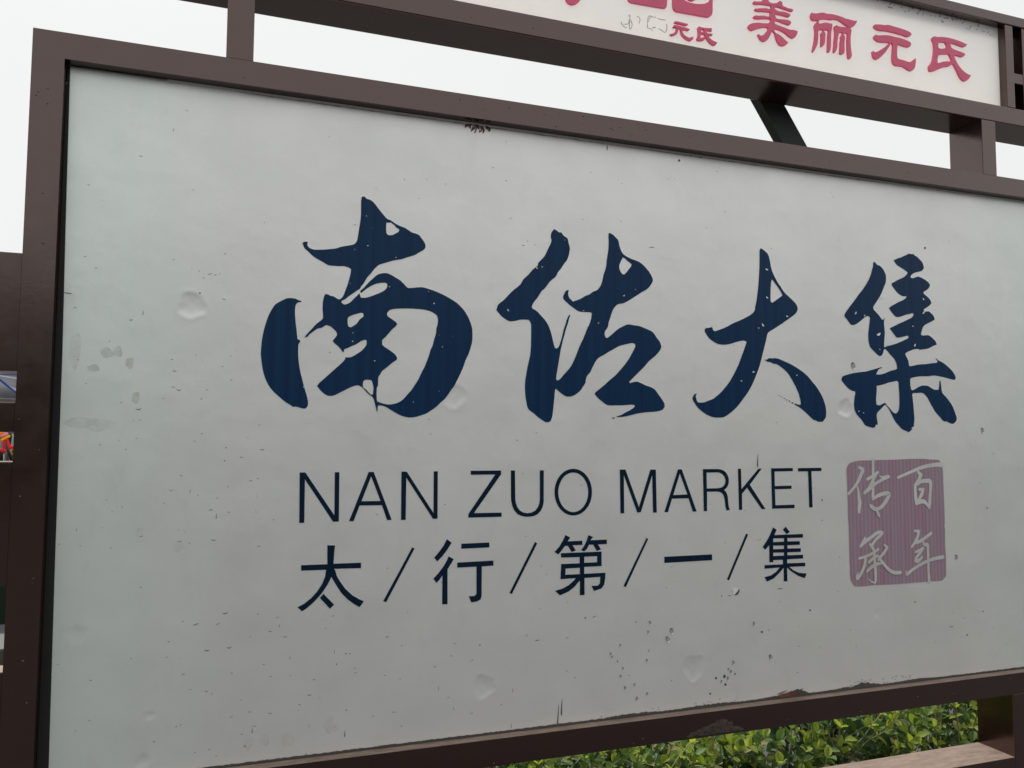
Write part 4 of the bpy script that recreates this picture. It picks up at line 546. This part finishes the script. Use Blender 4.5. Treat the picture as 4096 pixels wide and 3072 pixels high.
# ghost outlines where two small letters have come off
gl = [[(0.8414, 2.5207), (0.8431, 2.5153), (0.8501, 2.5101), (0.8566, 2.5097)], [(0.8479, 2.5162), (0.86, 2.5194), (0.8615, 2.5268), (0.8644, 2.5344), (0.8611, 2.5389), (0.8644, 2.5419), (0.8655, 2.5377)], [(0.8633, 2.5271), (0.8628, 2.5108), (0.8654, 2.5077), (0.8694, 2.5161), (0.8694, 2.5232), (0.8655, 2.5306)], [(0.882, 2.5397), (0.8876, 2.5418), (0.8902, 2.5372), (0.8908, 2.5332), (0.8879, 2.5256)], [(0.9107, 2.5196), (0.9108, 2.5298), (0.912, 2.5433), (0.9165, 2.5488), (0.9277, 2.5482), (0.9333, 2.5493)], [(0.9142, 2.5341), (0.9153, 2.5418), (0.921, 2.5464)], [(0.9378, 2.5466), (0.9479, 2.5458), (0.9593, 2.5469)], [(0.9118, 2.5187), (0.9208, 2.5173), (0.9252, 2.5136)], [(0.923, 2.5218), (0.932, 2.5244), (0.9275, 2.521)], [(0.9399, 2.5218), (0.9477, 2.5201), (0.9567, 2.5156), (0.9625, 2.5248), (0.9619, 2.5371)]]
V, F = [], []
for gi, L in enumerate(gl):
    pts = [(a, b_, .0011+.0009*random.random()) for a, b_ in L]
    v, f = strip(pts, .0221-.00005*gi); o = len(V); V += v; F += [tuple(q+o for q in c) for c in f]
pyobj('glue_trace', V, F, plain('old_glue', (.34, .315, .275), .8, var=.4, scale=300), HP)
# diagonal brace bolted behind header and frame
bm = bmesh.new(); vs = []
for yy in (.1128, .142):
    for zt in (2.478, 2.245):
        xc = 1.3005 + (2.42495-zt)*.6895
        for w in (-.0385, .0385): vs.append(bm.verts.new((xc+w+.0385, yy, zt)))
for f in ((0, 1, 3, 2), (4, 6, 7, 5), (0, 2, 6, 4), (1, 5, 7, 3), (0, 4, 5, 1), (2, 3, 7, 6)): bm.faces.new([vs[i] for i in f])
bmesh.ops.recalc_face_normals(bm, faces=bm.faces[:])
bmobj('brace', bm, plain('green_black_paint', (.012, .017, .017), .55, var=.25), SIGN, False, 'dark green-black diagonal strut behind the rails')
# legs and lower shelf rail
for a in (-.059, 1.9755):
    box('leg_post', a, a+.050, .0004, .111, 0, ZB+.0005, BROWN, SIGN, .002)
box('shelf_rail', -.0088, 1.9753, -.0004, .1105, .6700, .7238, BROWN, SIGN, .0025)
# slatted side wing
for z0, z1 in ((1.663, 1.872), (1.557, 1.609), (1.294, 1.506), (.884, 1.150)):
    box('side_board', -1.30, X0-.0003, .004, .052, z0, z1, BROWN, SIGN, .002)
box('leg_post', -1.352, -1.3003, .003, .054, 0, 1.90, BROWN, SIGN, .002)

# ---------------------------------------------------------------- hedge
rng = np.random.default_rng(7)
L_YOUNG = m_leaf('young_leaf', (.235, .335, .035), (.370, .430, .090), .50)
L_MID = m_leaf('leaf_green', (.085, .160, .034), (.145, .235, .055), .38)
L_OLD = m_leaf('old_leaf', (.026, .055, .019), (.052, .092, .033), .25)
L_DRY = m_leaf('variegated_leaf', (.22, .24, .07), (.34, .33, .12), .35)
TWIG = plain('twig_bark', (.24, .25, .12), .8, var=.45, scale=9)
ST = [(0, 0), (.18, .55), (.42, .96), (.66, 1.0), (.86, .62), (1.0, 0)]
def leaf_template(fold, curl, wr):
    V = []
    for t_, w in ST:
        z = -curl*t_*t_
        V.append((0, t_, z))
        if w: V.append((-w*wr, t_, z+fold*w)); V.append((w*wr, t_, z+fold*w))
    F = [(0, 2, 1)[::-1], (0, 3, 2)[::-1] if False else (0, 2, 1)]
    F = []
    # indices: 0 base | 1,2,3 | 4,5,6 | 7,8,9 | 10,11,12 | 13 tip   (mid, left, right)
    F += [(0, 1, 2), (0, 3, 1)]
    for a in (1, 4, 7):
        F += [(a, a+3, a+4, a+1), (a, a+2, a+5, a+3)]
    F += [(10, 13, 11), (10, 12, 13)]
    return np.array(V, float), F
TEMPL = [leaf_template(.10, .12, .30), leaf_template(.18, .30, .33), leaf_template(.06, -.08, .28), leaf_template(.26, .20, .30)]
leaves = []   # (pos, 3x3, size, template, mat)
twigs = []
HXA, HXB, HYA, HYB, HZ = -1.7, 4.2, .30, 1.22, .735
def frame_from(d, nrm):
    y = d/np.linalg.norm(d); x = np.cross(y, nrm); x /= (np.linalg.norm(x)+1e-9); z = np.cross(x, y)
    return np.stack([x, y, z], 1)
def top_z(x, y): return HZ + .030*math.sin(x*3.1+1)+.025*math.sin(x*7.3+y*5)+.02*math.sin(x*13+y*9)
def shoot(b, d, Ls, nl, fresh):
    p = np.array(b); d = d/np.linalg.norm(d); pts = [p.copy()]
    az = rng.random()*6.28
    for i in range(nl):
        d = d + rng.normal(0, .10, 3) + np.array([0, 0, .06]); d /= np.linalg.norm(d)
        p = p + d*Ls/nl; pts.append(p.copy())
        for sgn in ((0, math.pi) if i < nl-1 else (0, 2.1, 4.2)):
            a = az + sgn
            u = np.cross(d, [.3, .1, .9]); u /= np.linalg.norm(u); v = np.cross(d, u)
            rad = u*math.cos(a)+v*math.sin(a)
            k = .55 if i < nl-1 else 1.1
            ld = rad + d*k + rng.normal(0, .18, 3)
            nr = d*1.0 - rad*.2 + np.array([0, 0, .5]) + rng.normal(0, .22, 3)
            frac = i/max(1, nl-1)
            s = rng.uniform(.024, .052)*(1-.30*frac)
            q = rng.random()
            if frac > .55 and fresh: mt = 0 if q < .72 else 1
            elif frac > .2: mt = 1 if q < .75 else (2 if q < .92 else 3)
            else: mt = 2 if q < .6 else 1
            if q > .965: mt = 3
            leaves.append((p.copy(), frame_from(ld, nr), s, int(rng.integers(4)), mt))
        az += 1.57 + rng.normal(0, .2)
    twigs.append(pts)
def in_view_x(x): return .1 < x < 3.3
nshoot = 0
for k in range(2750):
    x = rng.uniform(HXA, HXB)
    if not in_view_x(x) and rng.random() < .35: continue
    if rng.random() < .62:       # top
        y = HYA + (HYB-HYA)*rng.random()**1.25; b = [x, y, top_z(x, y)-rng.uniform(.07, .19)]
        d = np.array([rng.normal(0, .35), rng.normal(-.15, .35), 1.0])
    else:                         # front face
        z = rng.uniform(.10, HZ-.05); b = [x, HYA+rng.uniform(.05, .13), z]
        d = np.array([rng.normal(0, .4), -.75+rng.normal(0, .2), .65])
    shoot(b, d, rng.uniform(.09, .22), int(rng.integers(3, 6)), rng.random() < .64)
for k in range(80):              # long free shoots with pale stems
    x = rng.uniform(.3, 2.9); y = rng.uniform(HYA, HYA+.35); b = [x, y, top_z(x, y)-rng.uniform(.16, .30)]
    d = np.array([rng.normal(0, .55), rng.normal(-.55, .3), .8])
    n0 = len(leaves); shoot(b, d, rng.uniform(.22, .36), int(rng.integers(5, 8)), True)
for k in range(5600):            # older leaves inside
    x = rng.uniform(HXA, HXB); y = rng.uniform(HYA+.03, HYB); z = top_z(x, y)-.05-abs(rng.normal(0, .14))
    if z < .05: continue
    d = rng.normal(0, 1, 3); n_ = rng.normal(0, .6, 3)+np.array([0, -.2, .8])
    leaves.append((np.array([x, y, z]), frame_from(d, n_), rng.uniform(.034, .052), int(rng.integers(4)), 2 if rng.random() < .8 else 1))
HEDGE = empty('hedge', (1.2, .75, 0), 'clipped green hedge of oval leaves seen under the signboard', 'hedge')
LM = [L_YOUNG, L_MID, L_OLD, L_DRY]
# which leaves show largest: a coarse depth buffer of leaf samples as seen from where the photograph was taken
Rm = np.array([list(r2), list(-u2), list(fw)])
zb = {}
samp = []
for li, (p, M, s, ti, mt) in enumerate(leaves):
    if not (.1 < p[0] < 3.4): continue
    T = TEMPL[ti][0]
    W = p + (T*s) @ M.T
    ctr = np.vstack([W, (W[1:]+W[:-1])/2])
    q = (ctr-np.array(CAM)) @ Rm.T
    u = 512+803.19*q[:, 0]/q[:, 2]; v = 384+803.19*q[:, 1]/q[:, 2]
    # the opening under the bottom tube, down to the shelf
    tt = (0-CAM.y)/(ctr[:, 1]-CAM.y); zz = CAM.z+tt*(ctr[:, 2]-CAM.z)
    ok = (u > 0) & (u < 1024) & (v < 768) & (zz < ZB) & (zz > .70)
    for a, b_, dd in zip(u[ok].astype(int)//2, v[ok].astype(int)//2, q[ok, 2]):
        kk = (a, b_)
        if kk not in zb or dd < zb[kk][0]: zb[kk] = (dd, li)
cnt = {}
for dd, li in zb.values(): cnt[li] = cnt.get(li, 0)+1
best = sorted(cnt, key=lambda k: -cnt[k])[:300]
bs = set(best)
lmesh = {}
hl = HEDGE.location
for li in best:
    p, M, s, ti, mt = leaves[li]
    if (ti, mt) not in lmesh:
        me = bpy.data.meshes.new('leaf'); me.from_pydata([tuple(v) for v in TEMPL[ti][0]], [], TEMPL[ti][1]); me.materials.append(LM[mt])
        for pl in me.polygons: pl.use_smooth = True
        lmesh[(ti, mt)] = me
    o = bpy.data.objects.new('leaf', lmesh[(ti, mt)])
    mm = Matrix([list(M[r]*s)+[float(p[r]-hl[r])] for r in range(3)]+[[0, 0, 0, 1]])
    o.matrix_basis = mm
    link(o, HEDGE)
V, F, MI = [], [], []
off = 0
for li, (p, M, s, ti, mt) in enumerate(leaves):
    if li in bs: continue
    V.append(p + (TEMPL[ti][0]*s) @ M.T)
    F += [tuple(a+off for a in f) for f in TEMPL[ti][1]]; MI += [mt]*len(TEMPL[ti][1]); off += 14
V = np.vstack(V)-np.array(hl)
me = bpy.data.meshes.new('foliage'); me.from_pydata(V.tolist(), [], F)
for m_ in LM: me.materials.append(m_)
me.polygons.foreach_set('material_index', MI)
me.polygons.foreach_set('use_smooth', [True]*len(F)); me.update()
o = link(bpy.data.objects.new('foliage', me), HEDGE); o['kind'] = 'stuff'
V, F = [], []
for pts in twigs:
    v, f = tube_path(pts, [.0022-.0010*i/len(pts) for i in range(len(pts))], 4); o_ = len(V); V += v; F += [tuple(a+o_ for a in q) for q in f]
for k in range(260):
    x = rng.uniform(HXA, HXB); y = rng.uniform(HYA+.05, HYB-.05)
    v, f = tube_path([(x, y, 0), (x+rng.normal(0, .05), y+rng.normal(0, .04), .3), (x+rng.normal(0, .1), y+rng.normal(0, .08), .62)], [.006, .004, .002], 5); o_ = len(V); V += v; F += [tuple(a+o_ for a in q) for q in f]
o = pyobj('twigs', V, F, TWIG, HEDGE); o['kind'] = 'stuff'

# ---------------------------------------------------------------- market stall far behind the side wing
def far(p, plane_y, to_y):      # same bearing from the path, farther away
    k = (to_y-CAM.y)/(plane_y-CAM.y); return CAM + (Vector(p)-CAM)*k
def T(x, z, y=7.0): return far((x, 3.4, z), 3.4, y)
STEEL = plain('stall_pole_black', (.02, .02, .021), .4)
TARP = plain('grey_tarpaulin', (.30, .30, .34), .5, var=.3, scale=3, bump=.02, bscale=8)
TARPW = plain('white_hem', (.75, .75, .74), .5)
TARPB = plain('blue_band', (.035, .065, .32), .45, var=.3, scale=8)
CLOTH = plain('pale_cloth', (.62, .64, .62), .8, bump=.01, bscale=14)
BAG = plain('grey_bag', (.20, .20, .20), .7, var=.5, scale=25, bump=.02, bscale=30)
YEL = translucent(plain('yellow_plush', (.95, .66, .015), .9, bump=.003, bscale=600), .45)
RED = translucent(plain('red_plush', (.95, .06, .07), .9, bump=.003, bscale=600), .45)
PNK = translucent(plain('pink_plush', (.95, .45, .62), .9, bump=.003, bscale=600), .45)
ORG = translucent(plain('orange_plush', (.95, .36, .015), .9, bump=.003, bscale=600), .45)
toy = empty('plush_toy', T(-1.12, 1.40), 'yellow plush toy with red dangling legs and round feet hanging at the stall', 'toy')
capsule('body', T(-1.136, 1.529), T(-1.102, 1.549), .0112, YEL, toy)
capsule('leg', T(-1.1245, 1.522), T(-1.1234, 1.486), .0108, RED, toy); capsule('foot', T(-1.1300, 1.473), T(-1.1225, 1.470), .0185, RED, toy, .05)
capsule('leg', T(-1.1094, 1.528), T(-1.0960, 1.490), .0118, RED, toy); capsule('foot', T(-1.092, 1.489), T(-1.080, 1.4905), .0165, RED, toy, .05)
toy2 = empty('plush_toy', T(-1.125, 1.40, 7.06), 'pink and orange plush toy hanging above the yellow one', 'toy')
capsule('body', T(-1.140, 1.549, 7.06), T(-1.112, 1.5625, 7.06), .0118, PNK, toy2)
capsule('arm', T(-1.153, 1.558, 7.10), T(-1.124, 1.569, 7.10), .0100, ORG, toy2)
capsule('arm', T(-1.160, 1.5645, 7.12), T(-1.138, 1.572, 7.12), .0090, YEL, toy2)
capsule('leg', T(-1.136, 1.5395, 7.12), T(-1.113, 1.552, 7.12), .0095, RED, toy2)
stall = empty('market_stall', (-3.0, 8.6, 0), 'market stall under a grey and blue tarpaulin beyond the signboard', 'stall')
for px_, py_ in ((-3.9, 7.7), (-1.55, 7.7), (-3.9, 9.6), (-1.55, 9.6)):
    V, F = tube_path([(px_, py_, 0), (px_, py_, 2.15)], [.018, .018], 8); pyobj('pole', V, F, STEEL, stall, True)
box('table', -3.9, -1.5, 7.7, 8.9, .70, .75, BAG, stall, .004)
# tarpaulin hung in folds with blue bands
def sheet(name, f, mat, nu=40, nv=14):
    V = [f(i/nu, j/nv) for j in range(nv+1) for i in range(nu+1)]
    F = [(j*(nu+1)+i, j*(nu+1)+i+1, (j+1)*(nu+1)+i+1, (j+1)*(nu+1)+i) for j in range(nv) for i in range(nu)]
    return pyobj(name, V, F, mat, stall, True)
KX = 1.6
def W8(x, z, y=8.0): return far((x, 4.4, z), 4.4, y)
def tarp(u, v):
    p = W8(-2.4+u*1.5, 1.975-.215*v, 8.0); p.y += .10*math.sin(v*5+u*4)*v + .05*math.sin(u*19); p.z += -.05*math.sin(u*3.1)*v+.006*math.sin(u*40); return p
sheet('tarpaulin', tarp, TARP, 60, 14)
def tarp2(u, v):
    p = W8(-2.4+u*1.5, 1.975+.0*v, 8.0); p.y += 2.0*v; p.z += .45*math.sin(v*math.pi*.55) - .03*math.sin(u*30)*v; return p
sheet('canopy', tarp2, TARP, 60, 14)
def ribbon(name, a, b_, w, mat, yo):
    V = []; F = []
    for i in range(25):
        t_ = i/24; x = a[0]+(b_[0]-a[0])*t_; z = a[1]+(b_[1]-a[1])*t_
        for s_ in (0, 1):
            p = W8(x, z-w*s_, 8.0-yo); p.y += .006*math.sin(t_*9); V.append(p)
    F = [(2*i, 2*i+2, 2*i+3, 2*i+1) for i in range(24)]
    return pyobj(name, V, F, mat, stall, True)
ribbon('blue_band', (-1.55, 1.951), (-1.10, 1.953), .0075, TARPB, .18)
ribbon('white_hem', (-1.47, 1.957), (-1.20, 1.915), .0075, TARPW, .20)
ribbon('blue_band', (-1.47, 1.992), (-1.22, 1.777), .017, TARPB, .22)
ribbon('white_hem', (-1.345, 1.8815), (-1.24, 1.835), .016, TARPW, .19)
ribbon('white_hem', (-1.46, 1.795), (-1.25, 1.7905), .0015, TARPW, .24)
V, F = tube_path([T(-1.1185, 1.525, 7.3), T(-1.0815, 1.413, 7.3)], [.014, .014], 8); pyobj('strut', V, F, STEEL, stall, True)
def hang(name, x0, x1, z0, z1, y, mat, lab):
    V = []; F = []
    for j in range(9):
        for i in range(9):
            p = T(x0+(x1-x0)*i/8, z0+(z1-z0)*j/8, y); p.y += .03*math.sin(i*1.9+j*.3); V.append(p)
    F = [(j*9+i, j*9+i+1, (j+1)*9+i+1, (j+1)*9+i) for j in range(8) for i in range(8)]
    V2 = [v+Vector((0, .012, 0)) for v in V]; n = len(V)
    F2 = F+[tuple(a+n for a in f)[::-1] for f in F]
    o = pyobj(name, V+V2, F2, mat, None, True); o['label'] = lab; return o
o = hang('hanging_cloth', -1.0915, -1.050, 1.495, 1.562, 7.9, CLOTH, 'pale cloth hanging behind the plush toys'); o['category'] = 'cloth'
o = hang('hanging_bag', -1.122, -1.075, 1.39, 1.482, 7.7, BAG, 'grey bag hanging below the plush toys'); o['category'] = 'bag'
o = hang('hanging_bag', -1.165, -1.1235, 1.39, 1.463, 7.75, plain('black_bag', (.035, .035, .036), .6, var=.4, scale=30), 'black bag hanging beneath the red plush foot'); o['category'] = 'bag'
o = hang('printed_sheet', -1.16, -1.1265, 1.475, 1.523, 7.95, plain('white_sheet', (.45, .45, .45), .7, var=.5, scale=14), 'white sheet hanging left of the red plush legs'); o['category'] = 'sheet'
o = hang('printed_sheet', -1.14, -1.06, 1.555, 1.572, 8.0, plain('mauve_sheet', (.20, .15, .15), .8, var=.3), 'dull mauve cloth strip under the stall\'s tarpaulin'); o['category'] = 'cloth'
m_, t_, p_ = newmat('yellow_pattern'); pos = geo_pos(t_)
rr_ = ramp(t_, noise(t_, pos, 38, 3, .6), [(.40, (.03, .015, .02)), (.47, (.75, .50, .03)), (.60, (.70, .62, .50))]); rr_.color_ramp.interpolation = 'CONSTANT'
t_.links.new(rr_.outputs[0], p_.inputs['Base Color'])
o = hang('patterned_cloth', -1.097, -1.060, 1.415, 1.482, 7.55, m_, 'yellow and black patterned cloth beside the black strut'); o['category'] = 'cloth'
# grey box and the added dark block behind the side wing
FOAM = plain('foam_grey', (.10, .108, .106), .7, var=.1)
fb = empty('storage_box', (-.66, .86, 0), 'grey box glimpsed low behind the lowest gap of the side wing', 'box')
box('body', -.86, -.47, .72, 1.02, .78, 1.028, FOAM, fb, .006)
box('stand', -.84, -.49, .74, 1.00, 0, .7795, plain('dark_crate', (.03, .045, .04), .7), fb, .004)

bn = empty('shade_block', (-.85, 1.35, 0), 'dark green bin standing in for shaded greenery in the lowest gap of the side wing', 'bin')  # dark shape added in place of greenery in shade
GRN = plain('shaded_green', (.010, .026, .018), .5, var=.3)
box('body', -1.20, -.50, 1.12, 1.58, .06, 1.24, GRN, bn, .02)
box('lid', -1.22, -.48, 1.10, 1.60, 1.2405, 1.285, GRN, bn, .012)
